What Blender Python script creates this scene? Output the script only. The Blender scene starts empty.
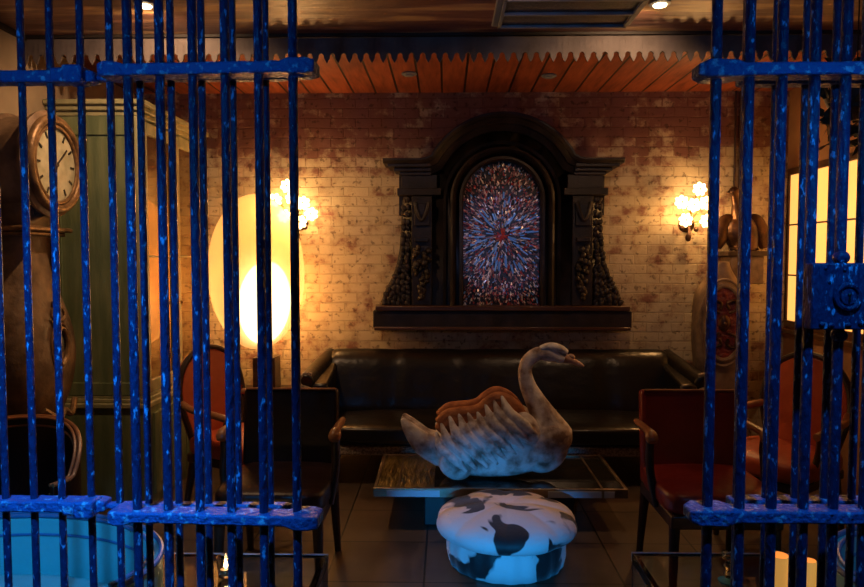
import bpy, bmesh, math, random
from mathutils import Vector, Matrix, Euler, noise
random.seed(7)
PI = math.pi
C = bpy.context.scene.collection
SC = bpy.context.scene
# ---------------------------------------------------------------- camera
F = 700.0
YAW = math.atan(14 / F); PIT = math.atan(36 / F)
CAMZ = 1.5
cd = bpy.data.cameras.new('camera'); cam = bpy.data.objects.new('camera', cd); C.objects.link(cam)
cd.sensor_width = 36; cd.lens = F / 864 * 36; cd.clip_start = 0.02
cam.location = (0, 0, CAMZ); cam.rotation_euler = (PI / 2 - PIT, 0, YAW)
SC.camera = cam
_f = Vector((-math.sin(YAW) * math.cos(PIT), math.cos(YAW) * math.cos(PIT), -math.sin(PIT)))
_r = Vector((math.cos(YAW), math.sin(YAW), 0)); _u = _r.cross(_f)
def at(px, py, Y):
    d = _f * F + _r * (px - 432) + _u * (293.5 - py)
    return Vector((0, 0, CAMZ)) + d * (Y / d.y)
def onz(px, py, z):
    d = _f * F + _r * (px - 432) + _u * (293.5 - py)
    return Vector((0, 0, CAMZ)) + d * ((z - CAMZ) / d.z)
# ---------------------------------------------------------------- world, lights, exposure
w = bpy.data.worlds.new('world'); SC.world = w; w.use_nodes = True
w.node_tree.nodes['Background'].inputs[0].default_value = (0.35, 0.3, 0.4, 1)
w.node_tree.nodes['Background'].inputs[1].default_value = 0.006
SC.view_settings.view_transform = 'Standard'; SC.view_settings.look = 'None'
SC.view_settings.exposure = 0.0; SC.view_settings.gamma = 1.0; SC.view_settings.use_curve_mapping = False
def light(name, kind, loc, power, col, target=None, **kw):
    l = bpy.data.lights.new(name, kind); l.energy = power; l.color = col
    for k, v in kw.items(): setattr(l, k, v)
    o = bpy.data.objects.new(name, l); C.objects.link(o); o.location = loc
    if target is not None:
        o.rotation_euler = (Vector(target) - Vector(loc)).to_track_quat('-Z', 'Y').to_euler()
    return o
BLUE = (0.02, 0.36, 1.0)
# blue floods at the entrance: one low and narrow through the opening, the others over the two gate leaves
light('blue_flood_low', 'SPOT', (-0.35, -0.5, 0.75), 520, BLUE, (0.15, 3.3, 0.03), spot_size=math.radians(17), spot_blend=0.7, shadow_soft_size=0.05)
light('blue_flood_left', 'SPOT', (-0.75, 0.55, 2.5), 230, BLUE, (-1.15, 1.85, 0.4), spot_size=math.radians(54), spot_blend=0.9, shadow_soft_size=0.04)
light('blue_flood_right', 'SPOT', (0.75, 0.75, 2.5), 60, BLUE, (0.95, 1.9, 0.4), spot_size=math.radians(56), spot_blend=0.9, shadow_soft_size=0.04)
light('blue_flood_top_left', 'SPOT', (-0.85, 0.1, 1.9), 30, BLUE, (-0.75, 1.65, 2.12), spot_size=math.radians(62), spot_blend=1.0, shadow_soft_size=0.04)
light('blue_flood_top_right', 'SPOT', (0.9, 0.1, 1.9), 24, BLUE, (0.95, 1.65, 2.12), spot_size=math.radians(62), spot_blend=1.0, shadow_soft_size=0.04)
light('added_mosaic_fill', 'SPOT', (0.15, -0.4, 2.1), 170, (0.40, 0.50, 1.0), (0.43, 5.2, 1.62), spot_size=math.radians(9), spot_blend=0.5, shadow_soft_size=0.03)  # added blue spot to brighten the mosaic, no fitting behind it
light('added_warm_fill', 'POINT', (0.3, 2.9, 2.64), 3.5, (1.0, 0.5, 0.28), shadow_soft_size=0.06)  # added warm fill above the view, no fixture built
WARM = (1.0, 0.50, 0.16)
# ---------------------------------------------------------------- materials
def new_mat(name):
    m = bpy.data.materials.new(name); m.use_nodes = True
    return m, m.node_tree.nodes, m.node_tree.links, m.node_tree.nodes['Principled BSDF']
def setb(b, **k):
    names = dict(rough='Roughness', metal='Metallic', spec='Specular IOR Level', trans='Transmission Weight', ior='IOR',
                 em='Emission Strength', coat='Coat Weight', coatr='Coat Roughness', alpha='Alpha')
    for a, v in k.items(): b.inputs[names[a]].default_value = v
def noisy(name, c1, c2, scale=6, rough=0.6, metal=0.0, bump=0.2, bscale=None, stretch=(1, 1, 1), lo=0.35, hi=0.65, detail=5, bdist=0.01, c3=None, **kw):
    """two (or three) colours mixed by noise, plus a noise bump"""
    m, N, L, b = new_mat(name)
    tc = N.new('ShaderNodeTexCoord'); mp = N.new('ShaderNodeMapping'); mp.inputs['Scale'].default_value = stretch
    L.new(tc.outputs['Object'], mp.inputs[0])
    n = N.new('ShaderNodeTexNoise'); n.inputs['Scale'].default_value = scale; n.inputs['Detail'].default_value = detail
    L.new(mp.outputs[0], n.inputs['Vector'])
    r = N.new('ShaderNodeValToRGB'); L.new(n.outputs['Fac'], r.inputs[0])
    r.color_ramp.elements[0].position = lo; r.color_ramp.elements[0].color = (*c1, 1)
    r.color_ramp.elements[1].position = hi; r.color_ramp.elements[1].color = (*c2, 1)
    if c3: e = r.color_ramp.elements.new((lo + hi) / 2); e.color = (*c3, 1)
    L.new(r.outputs[0], b.inputs['Base Color'])
    if bump:
        n2 = N.new('ShaderNodeTexNoise'); n2.inputs['Scale'].default_value = bscale or scale * 4; n2.inputs['Detail'].default_value = 4
        L.new(mp.outputs[0], n2.inputs['Vector'])
        bp = N.new('ShaderNodeBump'); bp.inputs['Strength'].default_value = bump; bp.inputs['Distance'].default_value = bdist
        L.new(n2.outputs['Fac'], bp.inputs['Height']); L.new(bp.outputs[0], b.inputs['Normal'])
    setb(b, rough=rough, metal=metal, **kw)
    return m
def plain(name, c, rough=0.5, metal=0.0, **kw):
    m, N, L, b = new_mat(name); b.inputs['Base Color'].default_value = (*c, 1); setb(b, rough=rough, metal=metal, **kw); return m
def emit(name, c, s, rough=0.4, base=None):
    m, N, L, b = new_mat(name); b.inputs['Base Color'].default_value = (*(base or c), 1)
    b.inputs['Emission Color'].default_value = (*c, 1); setb(b, rough=rough, em=s); return m
def glassm(name, c=(0.9, 0.95, 0.95), rough=0.02, ior=1.45):
    m, N, L, b = new_mat(name); b.inputs['Base Color'].default_value = (*c, 1); setb(b, rough=rough, trans=1.0, ior=ior); return m

def brick_mat():
    m, N, L, b = new_mat('painted_brick')
    tc = N.new('ShaderNodeTexCoord'); sp = N.new('ShaderNodeSeparateXYZ'); cb = N.new('ShaderNodeCombineXYZ')
    L.new(tc.outputs['Object'], sp.inputs[0]); L.new(sp.outputs['X'], cb.inputs['X']); L.new(sp.outputs['Z'], cb.inputs['Y'])
    # wobble
    wn = N.new('ShaderNodeTexNoise'); wn.inputs['Scale'].default_value = 5; L.new(cb.outputs[0], wn.inputs['Vector'])
    sc = N.new('ShaderNodeVectorMath'); sc.operation = 'SCALE'; sc.inputs['Scale'].default_value = 0.02
    L.new(wn.outputs['Color'], sc.inputs[0])
    ad = N.new('ShaderNodeVectorMath'); ad.operation = 'ADD'; L.new(cb.outputs[0], ad.inputs[0]); L.new(sc.outputs[0], ad.inputs[1])
    br = N.new('ShaderNodeTexBrick'); L.new(ad.outputs[0], br.inputs['Vector'])
    br.inputs['Scale'].default_value = 1.0; br.inputs['Brick Width'].default_value = 0.19; br.inputs['Row Height'].default_value = 0.073
    br.inputs['Mortar Size'].default_value = 0.006; br.inputs['Mortar Smooth'].default_value = 0.4
    br.inputs['Color1'].default_value = (0, 0, 0, 1); br.inputs['Color2'].default_value = (1, 1, 1, 1); br.inputs['Mortar'].default_value = (0.5, 0.5, 0.5, 1)
    # paint wear: noise + per-brick value; height term paints the light cut-off near the ceiling
    n = N.new('ShaderNodeTexNoise'); n.inputs['Scale'].default_value = 9; n.inputs['Detail'].default_value = 8; n.inputs['Roughness'].default_value = 0.65
    L.new(cb.outputs[0], n.inputs['Vector'])
    nl = N.new('ShaderNodeTexNoise'); nl.inputs['Scale'].default_value = 1.1; nl.inputs['Detail'].default_value = 3; L.new(cb.outputs[0], nl.inputs['Vector'])
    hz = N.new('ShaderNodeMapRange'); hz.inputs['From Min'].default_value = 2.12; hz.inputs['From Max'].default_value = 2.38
    hz.inputs['To Min'].default_value = 0.0; hz.inputs['To Max'].default_value = 0.25; L.new(sp.outputs['Z'], hz.inputs['Value'])  # reddish darkening above the light cut-off, painted in by height
    m1 = N.new('ShaderNodeMath'); m1.operation = 'MULTIPLY_ADD'; m1.inputs[1].default_value = 0.22; L.new(br.outputs['Color'], m1.inputs[0]); L.new(n.outputs['Fac'], m1.inputs[2])
    m2 = N.new('ShaderNodeMath'); m2.operation = 'MULTIPLY_ADD'; m2.inputs[1].default_value = 0.35; L.new(nl.outputs['Fac'], m2.inputs[0]); L.new(m1.outputs[0], m2.inputs[2])
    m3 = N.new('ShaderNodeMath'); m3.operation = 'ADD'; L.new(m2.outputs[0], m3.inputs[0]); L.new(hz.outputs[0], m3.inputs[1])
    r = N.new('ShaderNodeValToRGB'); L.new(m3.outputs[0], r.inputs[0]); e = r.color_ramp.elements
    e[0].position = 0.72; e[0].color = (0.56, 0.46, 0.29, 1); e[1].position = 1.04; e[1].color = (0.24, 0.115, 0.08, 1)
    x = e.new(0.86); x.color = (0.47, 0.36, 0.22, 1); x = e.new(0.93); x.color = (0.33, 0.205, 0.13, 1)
    # dark pits
    n3 = N.new('ShaderNodeTexNoise'); n3.inputs['Scale'].default_value = 24; n3.inputs['Detail'].default_value = 5; L.new(cb.outputs[0], n3.inputs['Vector'])
    r3 = N.new('ShaderNodeValToRGB'); L.new(n3.outputs['Fac'], r3.inputs[0]); r3.color_ramp.elements[0].position = 0.585; r3.color_ramp.elements[1].position = 0.65
    mx = N.new('ShaderNodeMix'); mx.data_type = 'RGBA'; mx.inputs['B'].default_value = (0.07, 0.035, 0.02, 1)
    mf = N.new('ShaderNodeMath'); mf.operation = 'MULTIPLY'; mf.inputs[1].default_value = 0.6; L.new(r3.outputs[0], mf.inputs[0])
    L.new(mf.outputs[0], mx.inputs['Factor']); L.new(r.outputs[0], mx.inputs['A'])
    # mortar lines slightly dirtier
    mm = N.new('ShaderNodeMix'); mm.data_type = 'RGBA'; mm.blend_type = 'MULTIPLY'; mm.inputs['B'].default_value = (0.62, 0.55, 0.5, 1)
    mfac = N.new('ShaderNodeMath'); mfac.operation = 'MULTIPLY'; mfac.inputs[1].default_value = 0.28; L.new(br.outputs['Fac'], mfac.inputs[0])
    L.new(mfac.outputs[0], mm.inputs['Factor']); L.new(mx.outputs['Result'], mm.inputs['A']); L.new(mm.outputs['Result'], b.inputs['Base Color'])
    # bump
    h = N.new('ShaderNodeMath'); h.operation = 'MULTIPLY_ADD'; h.inputs[1].default_value = -0.45; L.new(br.outputs['Fac'], h.inputs[0]); L.new(n.outputs['Fac'], h.inputs[2])
    bp = N.new('ShaderNodeBump'); bp.inputs['Strength'].default_value = 0.8; bp.inputs['Distance'].default_value = 0.012
    L.new(h.outputs[0], bp.inputs['Height']); L.new(bp.outputs[0], b.inputs['Normal'])
    setb(b, rough=0.85, spec=0.2)
    return m

def grid_mat(name, c1, c2, joint, sx, sy, ox=0, oy=0, jw=0.006, axes='XY', rough=0.4, nscale=5, stretch=(1, 1, 1), offset=0.0, bump=0.5, **kw):
    """tiles or boards laid out with the Brick node on real metres"""
    m, N, L, b = new_mat(name)
    tc = N.new('ShaderNodeTexCoord'); sp = N.new('ShaderNodeSeparateXYZ'); cb = N.new('ShaderNodeCombineXYZ')
    L.new(tc.outputs['Object'], sp.inputs[0]); L.new(sp.outputs[axes[0]], cb.inputs['X']); L.new(sp.outputs[axes[1]], cb.inputs['Y'])
    mp = N.new('ShaderNodeMapping'); mp.inputs['Location'].default_value = (ox, oy, 0); L.new(cb.outputs[0], mp.inputs[0])
    br = N.new('ShaderNodeTexBrick'); L.new(mp.outputs[0], br.inputs['Vector']); br.offset = offset
    br.inputs['Scale'].default_value = 1; br.inputs['Brick Width'].default_value = sx; br.inputs['Row Height'].default_value = sy
    br.inputs['Mortar Size'].default_value = jw; br.inputs['Mortar Smooth'].default_value = 0.2
    br.inputs['Color1'].default_value = (0.3, 0.3, 0.3, 1); br.inputs['Color2'].default_value = (0.7, 0.7, 0.7, 1)
    mp2 = N.new('ShaderNodeMapping'); mp2.inputs['Scale'].default_value = stretch; L.new(tc.outputs['Object'], mp2.inputs[0])
    n = N.new('ShaderNodeTexNoise'); n.inputs['Scale'].default_value = nscale; n.inputs['Detail'].default_value = 7; n.inputs['Roughness'].default_value = 0.6
    L.new(mp2.outputs[0], n.inputs['Vector'])
    ma = N.new('ShaderNodeMath'); ma.operation = 'MULTIPLY_ADD'; ma.inputs[1].default_value = 0.25; L.new(br.outputs['Color'], ma.inputs[0]); L.new(n.outputs['Fac'], ma.inputs[2])
    r = N.new('ShaderNodeValToRGB'); L.new(ma.outputs[0], r.inputs[0])
    r.color_ramp.elements[0].position = 0.42; r.color_ramp.elements[0].color = (*c1, 1); r.color_ramp.elements[1].position = 0.82; r.color_ramp.elements[1].color = (*c2, 1)
    mx = N.new('ShaderNodeMix'); mx.data_type = 'RGBA'; L.new(br.outputs['Fac'], mx.inputs['Factor']); L.new(r.outputs[0], mx.inputs['A'])
    mx.inputs['B'].default_value = (*joint, 1); L.new(mx.outputs['Result'], b.inputs['Base Color'])
    h = N.new('ShaderNodeMath'); h.operation = 'MULTIPLY_ADD'; h.inputs[1].default_value = -1.5; L.new(br.outputs['Fac'], h.inputs[0])
    hn = N.new('ShaderNodeMath'); hn.operation = 'MULTIPLY'; hn.inputs[1].default_value = 0.5; L.new(n.outputs['Fac'], hn.inputs[0]); L.new(hn.outputs[0], h.inputs[2])
    bp = N.new('ShaderNodeBump'); bp.inputs['Strength'].default_value = bump; bp.inputs['Distance'].default_value = 0.006
    L.new(h.outputs[0], bp.inputs['Height']); L.new(bp.outputs[0], b.inputs['Normal'])
    setb(b, rough=rough, **kw)
    return m

def hide_mat():
    m, N, L, b = new_mat('cowhide')
    tc = N.new('ShaderNodeTexCoord'); n = N.new('ShaderNodeTexNoise'); n.inputs['Scale'].default_value = 5.2; n.inputs['Detail'].default_value = 2.5
    n.inputs['Roughness'].default_value = 0.45; n.inputs['Distortion'].default_value = 0.6
    mp = N.new('ShaderNodeMapping'); mp.inputs['Location'].default_value = (3.35, 1.2, 0.7); mp.inputs['Scale'].default_value = (1, 1, 0.75)
    L.new(tc.outputs['Object'], mp.inputs[0]); L.new(mp.outputs[0], n.inputs['Vector'])
    r = N.new('ShaderNodeValToRGB'); L.new(n.outputs['Fac'], r.inputs[0]); e = r.color_ramp.elements
    e[0].position = 0.51; e[0].color = (0.74, 0.66, 0.64, 1); e[1].position = 0.535; e[1].color = (0.012, 0.009, 0.01, 1)
    L.new(r.outputs[0], b.inputs['Base Color'])
    n2 = N.new('ShaderNodeTexNoise'); n2.inputs['Scale'].default_value = 60; bp = N.new('ShaderNodeBump'); bp.inputs['Strength'].default_value = 0.35; bp.inputs['Distance'].default_value = 0.004
    L.new(tc.outputs['Object'], n2.inputs['Vector']); L.new(n2.outputs['Fac'], bp.inputs['Height']); L.new(bp.outputs[0], b.inputs['Normal'])
    setb(b, rough=0.6); b.inputs['Sheen Weight'].default_value = 0.2
    return m

M = {}
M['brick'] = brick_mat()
M['tiles'] = grid_mat('floor_tiles', (0.060, 0.042, 0.030), (0.135, 0.092, 0.062), (0.012, 0.012, 0.009), 0.46, 0.46, ox=0.56 + 0.46 * 10, oy=0.06 + 4.6, jw=0.005, rough=0.38, nscale=3)
M['boards_red'] = grid_mat('red_ceiling_boards', (0.16, 0.035, 0.015), (0.42, 0.11, 0.04), (0.015, 0.006, 0.004), 0.165, 8.0, ox=3.0, oy=4.0, jw=0.008, rough=0.5, nscale=4, stretch=(6, 0.8, 1))
M['ceiling'] = noisy('ceiling_stain', (0.17, 0.075, 0.055), (0.50, 0.32, 0.15), scale=2.6, rough=0.42, bump=0.35, bscale=5, stretch=(0.5, 3.0, 1), bdist=0.03, lo=0.50, hi=0.62, detail=8, c3=(0.26, 0.13, 0.09))
M['plaster'] = noisy('beige_plaster', (0.34, 0.25, 0.16), (0.46, 0.35, 0.22), scale=3, rough=0.85, bump=0.3, bscale=18)
M['plaster_r'] = noisy('ochre_plaster', (0.26, 0.13, 0.06), (0.40, 0.21, 0.10), scale=2.5, rough=0.8, bump=0.3, bscale=15)
M['valance'] = noisy('grey_valance_paint', (0.09, 0.07, 0.065), (0.15, 0.12, 0.11), scale=8, rough=0.7, bump=0.2)
M['dark_trim'] = plain('dark_trim', (0.02, 0.014, 0.01), 0.6)
M['crossbar'] = noisy('blue_worn_lit_paint', (0.05, 0.13, 0.42), (0.40, 0.66, 0.95), scale=60, rough=0.42, bump=0.9, bscale=80, bdist=0.01, spec=0.4, lo=0.56, hi=0.70, detail=6)  # the bars' worn paint again, brighter light put into its colour
M['bar'] = noisy('blue_flecked_paint', (0.018, 0.034, 0.115), (0.22, 0.46, 0.85), scale=95, rough=0.32, bump=1.0, bscale=80, bdist=0.012, spec=0.4, lo=0.60, hi=0.68, detail=5, stretch=(1, 1, 0.4))  # pale flecks put speckled highlights into the paint colour
M['carved'] = noisy('dark_carved_oak', (0.008, 0.005, 0.004), (0.028, 0.016, 0.011), scale=10, rough=0.5, bump=0.25, bscale=60, spec=0.45)
M['ledge'] = noisy('waxed_oak', (0.05, 0.022, 0.012), (0.10, 0.045, 0.022), scale=6, rough=0.3, bump=0.1, stretch=(0.3, 1, 3))
M['leather'] = noisy('black_leather', (0.007, 0.006, 0.005), (0.013, 0.010, 0.008), scale=4, rough=0.28, bump=0.2, bscale=14, bdist=0.02)
M['leather_seam'] = plain('black_welt', (0.01, 0.008, 0.007), 0.4)
M['oxblood'] = noisy('oxblood_leather', (0.20, 0.018, 0.014), (0.30, 0.03, 0.02), scale=5, rough=0.33, bump=0.2, bscale=30)
M['darkbrown_shaded'] = noisy('dark_brown_shaded_leather', (0.013, 0.005, 0.004), (0.024, 0.009, 0.007), scale=5, rough=0.38, bump=0.2, bscale=30)  # tub chair's own brown; on the armchair, oxblood with shade painted in
M['orange'] = noisy('orange_red_leather', (0.42, 0.06, 0.02), (0.55, 0.10, 0.03), scale=4, rough=0.42, bump=0.2, bscale=26)
M['teal'] = noisy('turquoise_leather', (0.25, 0.62, 0.60), (0.34, 0.74, 0.70), scale=3, rough=0.42, bump=0.15, bscale=26)
M['teal_dark'] = plain('turquoise_welt', (0.10, 0.22, 0.42), 0.35)
M['wood_arm'] = noisy('waxed_beech', (0.30, 0.12, 0.05), (0.42, 0.19, 0.08), scale=14, rough=0.35, bump=0.1)
M['wood_dark'] = noisy('dark_wood', (0.03, 0.015, 0.010), (0.06, 0.03, 0.018), scale=10, rough=0.4, bump=0.15)
M['nail'] = noisy('nailhead_band', (0.18, 0.15, 0.11), (0.42, 0.36, 0.27), scale=70, rough=0.4, bump=0.4, lo=0.45, hi=0.55)
M['green'] = noisy('green_distressed_paint', (0.13, 0.17, 0.08), (0.24, 0.27, 0.13), scale=7, rough=0.6, bump=0.25, bscale=30, stretch=(2.5, 2.5, 0.4), c3=(0.17, 0.21, 0.10))
M['green_pale'] = noisy('pale_green_moulding', (0.27, 0.27, 0.14), (0.42, 0.38, 0.20), scale=9, rough=0.5, bump=0.2)
M['clock_wood'] = noisy('worn_brown_paint', (0.12, 0.07, 0.04), (0.30, 0.19, 0.11), scale=9, rough=0.5, bump=0.4, bscale=35, detail=8)
M['clock_cream'] = noisy('cream_distressed_paint', (0.12, 0.075, 0.045), (0.30, 0.21, 0.13), scale=9, rough=0.55, bump=0.3, bscale=30)
M['dial'] = noisy('aged_dial', (0.40, 0.38, 0.24), (0.62, 0.58, 0.40), scale=14, rough=0.5, bump=0.05)
M['gilt'] = noisy('gilt_wood', (0.14, 0.075, 0.035), (0.34, 0.20, 0.09), scale=16, rough=0.42, metal=0.4, bump=0.3)
M['yellow_reflection'] = noisy('yellow_reflection', (0.20, 0.15, 0.06), (0.55, 0.42, 0.18), scale=7, rough=0.3, metal=0.9, bump=0.8, bscale=12, bdist=0.03, stretch=(2.5, .6, 1))  # yellow reflection of the table top, painted as a material
M['brass'] = noisy('aged_brass', (0.35, 0.20, 0.07), (0.55, 0.34, 0.14), scale=20, rough=0.28, metal=1.0, bump=0.1)
M['bronze'] = noisy('dark_bronze', (0.03, 0.015, 0.01), (0.10, 0.045, 0.02), scale=12, rough=0.35, metal=0.6, bump=0.3)
M['black'] = plain('flat_black', (0.006, 0.005, 0.005), 0.5)
M['redcarve'] = noisy('red_carved_relief', (0.10, 0.012, 0.01), (0.26, 0.04, 0.02), scale=18, rough=0.45, bump=0.8, bscale=30, bdist=0.03)
M['swan'] = noisy('weathered_white_paint', (0.16, 0.09, 0.065), (0.66, 0.60, 0.57), scale=11, rough=0.6, bump=0.45, bscale=60, detail=9, lo=0.36, hi=0.60, c3=(0.42, 0.34, 0.30))
M['swan_feather'] = noisy('feather_paint', (0.26, 0.17, 0.13), (0.70, 0.63, 0.59), scale=16, rough=0.6, bump=0.4, bscale=70, detail=8, lo=0.34, hi=0.56)
M['swan_head'] = noisy('chalky_white_paint', (0.38, 0.33, 0.30), (0.72, 0.68, 0.64), scale=22, rough=0.6, bump=0.4, bscale=60, detail=9)
M['terracotta'] = noisy('terracotta_wood', (0.28, 0.085, 0.03), (0.50, 0.18, 0.06), scale=16, rough=0.7, bump=0.5, bscale=60)
M['beak'] = noisy('worn_orange_beak', (0.32, 0.17, 0.10), (0.55, 0.36, 0.26), scale=24, rough=0.5, bump=0.2)
M['hide'] = hide_mat()
M['table_glass'] = plain('smoked_glass', (0.018, 0.016, 0.012), 0.06, coat=0.6, coatr=0.03)
M['table_frame'] = noisy('burnished_metal', (0.20, 0.15, 0.10), (0.36, 0.28, 0.20), scale=8, rough=0.32, metal=0.8, bump=0.1)
M['table_apron'] = plain('satin_steel', (0.42, 0.44, 0.48), 0.5, 0.3)
M['ac_metal'] = plain('grey_enamel', (0.20, 0.23, 0.27), 0.5)
M['ac_dark'] = noisy('dark_filter', (0.05, 0.05, 0.055), (0.10, 0.10, 0.105), scale=90, rough=0.6, bump=0.3)
M['glass'] = glassm('clear_glass')
M['acrylic'] = glassm('clear_acrylic', (0.86, 0.93, 0.98), 0.04, 1.49)
M['vitrine'] = plain('vitrine_glass', (0.34, 0.25, 0.14), 0.05, 0.85)
M['pane'] = emit('lit_pane', (1.0, 0.44, 0.10), 1.45)
M['petal'] = emit('lit_petal', (1.0, 0.66, 0.30), 9.0)
M['bulb'] = emit('bulb', (1.0, 0.72, 0.38), 12.0)
M['core'] = emit('lamp_core', (1.0, 0.74, 0.42), 5.0)
M['flame'] = emit('flame', (1.0, 0.6, 0.25), 30.0)
M['leaf'] = noisy('dark_leaf', (0.008, 0.012, 0.005), (0.02, 0.028, 0.012), scale=10, rough=0.5, bump=0.0)
M['amber'] = emit('amber_glass', (1.0, 0.48, 0.10), 0.45, 0.15)
M['ruby'] = plain('ruby_glass', (0.55, 0.05, 0.04), 0.3, 0.1)
M['shard_brown'] = plain('brown_glass', (0.42, 0.20, 0.20), 0.35, 0.3)
M['shard_silver'] = plain('mirror_glass', (0.95, 0.8, 0.72), 0.35, 0.4)
M['shard_blue'] = plain('blue_glass', (0.20, 0.50, 1.0), 0.35, 0.1)
M['shard_black'] = plain('black_glass', (0.012, 0.01, 0.015), 0.5)
M['cyan_glass'] = plain('cyan_glass', (0.10, 0.5, 0.6), 0.2)

# egg lamp shade: thin translucent shell that glows
def shade_mat():
    m, N, L, b = new_mat('glowing_shade')
    N.remove(b); out = N['Material Output']
    tr = N.new('ShaderNodeBsdfTransparent'); tr.inputs[0].default_value = (1, 0.86, 0.66, 1)
    tl = N.new('ShaderNodeBsdfTranslucent'); tl.inputs[0].default_value = (0.9, 0.75, 0.5, 1)
    em = N.new('ShaderNodeEmission'); em.inputs[0].default_value = (1.0, 0.46, 0.14, 1); em.inputs[1].default_value = 0.26
    mx = N.new('ShaderNodeMixShader'); mx.inputs[0].default_value = 0.4
    L.new(tr.outputs[0], mx.inputs[1]); L.new(tl.outputs[0], mx.inputs[2])
    ad = N.new('ShaderNodeAddShader'); L.new(mx.outputs[0], ad.inputs[0]); L.new(em.outputs[0], ad.inputs[1]); L.new(ad.outputs[0], out.inputs[0])
    return m
M['shade'] = shade_mat()

# ---------------------------------------------------------------- mesh helpers
def catmull(pts, n=6):
    pts = [Vector(p) for p in pts]; out = []
    P = [pts[0] * 2 - pts[1]] + pts + [pts[-1] * 2 - pts[-2]]
    for i in range(1, len(P) - 2):
        a, b, c, d = P[i - 1], P[i], P[i + 1], P[i + 2]
        for k in range(n):
            t = k / n
            out.append(0.5 * ((2 * b) + (c - a) * t + (2 * a - 5 * b + 4 * c - d) * t * t + (3 * b - a - 3 * c + d) * t ** 3))
    out.append(pts[-1]); return out
class MB:
    def __init__(s): s.bm = bmesh.new(); s.mi = 0
    def _set(s, faces):
        for f in faces: f.material_index = s.mi
    def box(s, c, d, rot=None):
        r = bmesh.ops.create_cube(s.bm, size=1.0)
        mt = Matrix.Translation(Vector(c)) @ ((rot if isinstance(rot, Matrix) else Euler(rot).to_matrix()).to_4x4() if rot is not None else Matrix.Identity(4)) @ Matrix.Diagonal((d[0], d[1], d[2], 1))
        bmesh.ops.transform(s.bm, matrix=mt, verts=r['verts'])
        s._set({f for v in r['verts'] for f in v.link_faces}); return s
    def span(s, a, b):
        a, b = Vector(a), Vector(b); return s.box((a + b) / 2, [abs(x) for x in (b - a)])
    def ell(s, c, r, rot=None, u=16, v=10):
        q = bmesh.ops.create_uvsphere(s.bm, u_segments=u, v_segments=v, radius=1.0)
        mt = Matrix.Translation(Vector(c)) @ ((rot if isinstance(rot, Matrix) else Euler(rot).to_matrix()).to_4x4() if rot is not None else Matrix.Identity(4)) @ Matrix.Diagonal((r[0], r[1], r[2], 1))
        bmesh.ops.transform(s.bm, matrix=mt, verts=q['verts'])
        s._set({f for x in q['verts'] for f in x.link_faces}); return s
    def tube(s, path, rad, seg=12, flat=None, cap=True, closed=False):
        """tube along path; rad a number, or one per point; flat = (axis, factor) squashes the section along axis"""
        pts = [Vector(p) for p in path]; n = len(pts)
        rad = [rad] * n if isinstance(rad, (int, float)) else rad
        rings = []; up = None
        for i, p in enumerate(pts):
            if closed: t = pts[(i + 1) % n] - pts[i - 1]
            else: t = pts[min(i + 1, n - 1)] - pts[max(i - 1, 0)]
            t.normalize()
            if up is None:
                up = Vector((0, 0, 1)) if abs(t.z) < 0.9 else Vector((0, 1, 0))
            x = up.cross(t)
            if x.length < 1e-5: x = Vector((1, 0, 0)).cross(t)
            x.normalize(); y = t.cross(x).normalized(); up = y
            ring = []
            for k in range(seg):
                a = 2 * PI * k / seg; o = (x * math.cos(a) + y * math.sin(a)) * rad[i]
                if flat: ax = Vector(flat[0]); o = o - ax * o.dot(ax) * (1 - flat[1])
                ring.append(s.bm.verts.new(p + o))
            rings.append(ring)
        fs = []
        m = n if closed else n - 1
        for i in range(m):
            A, B = rings[i], rings[(i + 1) % n]
            for k in range(seg): fs.append(s.bm.faces.new((A[k], A[(k + 1) % seg], B[(k + 1) % seg], B[k])))
        if cap and not closed: fs.append(s.bm.faces.new(rings[0][::-1])); fs.append(s.bm.faces.new(rings[-1]))
        s._set(fs); return s
    def cyl(s, a, b, r, r2=None, seg=16): return s.tube([a, b], [r, r if r2 is None else r2], seg)
    def lathe(s, prof, c=(0, 0, 0), seg=32, lobes=0, amp=0.0, ax='Z', sc=(1, 1)):
        """prof: (radius, height) list; lobes push the radius in and out"""
        c = Vector(c); rings = []
        for r, h in prof:
            ring = []
            for k in range(seg):
                a = 2 * PI * k / seg; rr = r * (1 + (amp * (abs(math.cos(a * lobes / 2)) - 0.6) if lobes else 0))
                u, v = rr * math.cos(a) * sc[0], rr * math.sin(a) * sc[1]
                q = {'Z': (u, v, h), 'Y': (u, h, v), 'X': (h, u, v)}[ax]
                ring.append(s.bm.verts.new(c + Vector(q)))
            rings.append(ring)
        fs = []
        for A, B in zip(rings, rings[1:]):
            for k in range(seg): fs.append(s.bm.faces.new((A[k], A[(k + 1) % seg], B[(k + 1) % seg], B[k])))
        if prof[0][0] > 1e-4: fs.append(s.bm.faces.new(rings[0][::-1]))
        if prof[-1][0] > 1e-4: fs.append(s.bm.faces.new(rings[-1]))
        s._set(fs); return s
    def prism(s, pts, depth, fn):
        """pts: closed outline (u,v); fn(u,v,w) -> point, w in 0..depth"""
        A = [s.bm.verts.new(fn(u, v, 0)) for u, v in pts]; B = [s.bm.verts.new(fn(u, v, depth)) for u, v in pts]
        fs = [s.bm.faces.new(A), s.bm.faces.new(B[::-1])]
        n = len(pts)
        for i in range(n): fs.append(s.bm.faces.new((A[i], B[i], B[(i + 1) % n], A[(i + 1) % n])))
        s._set(fs); return s
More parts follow.
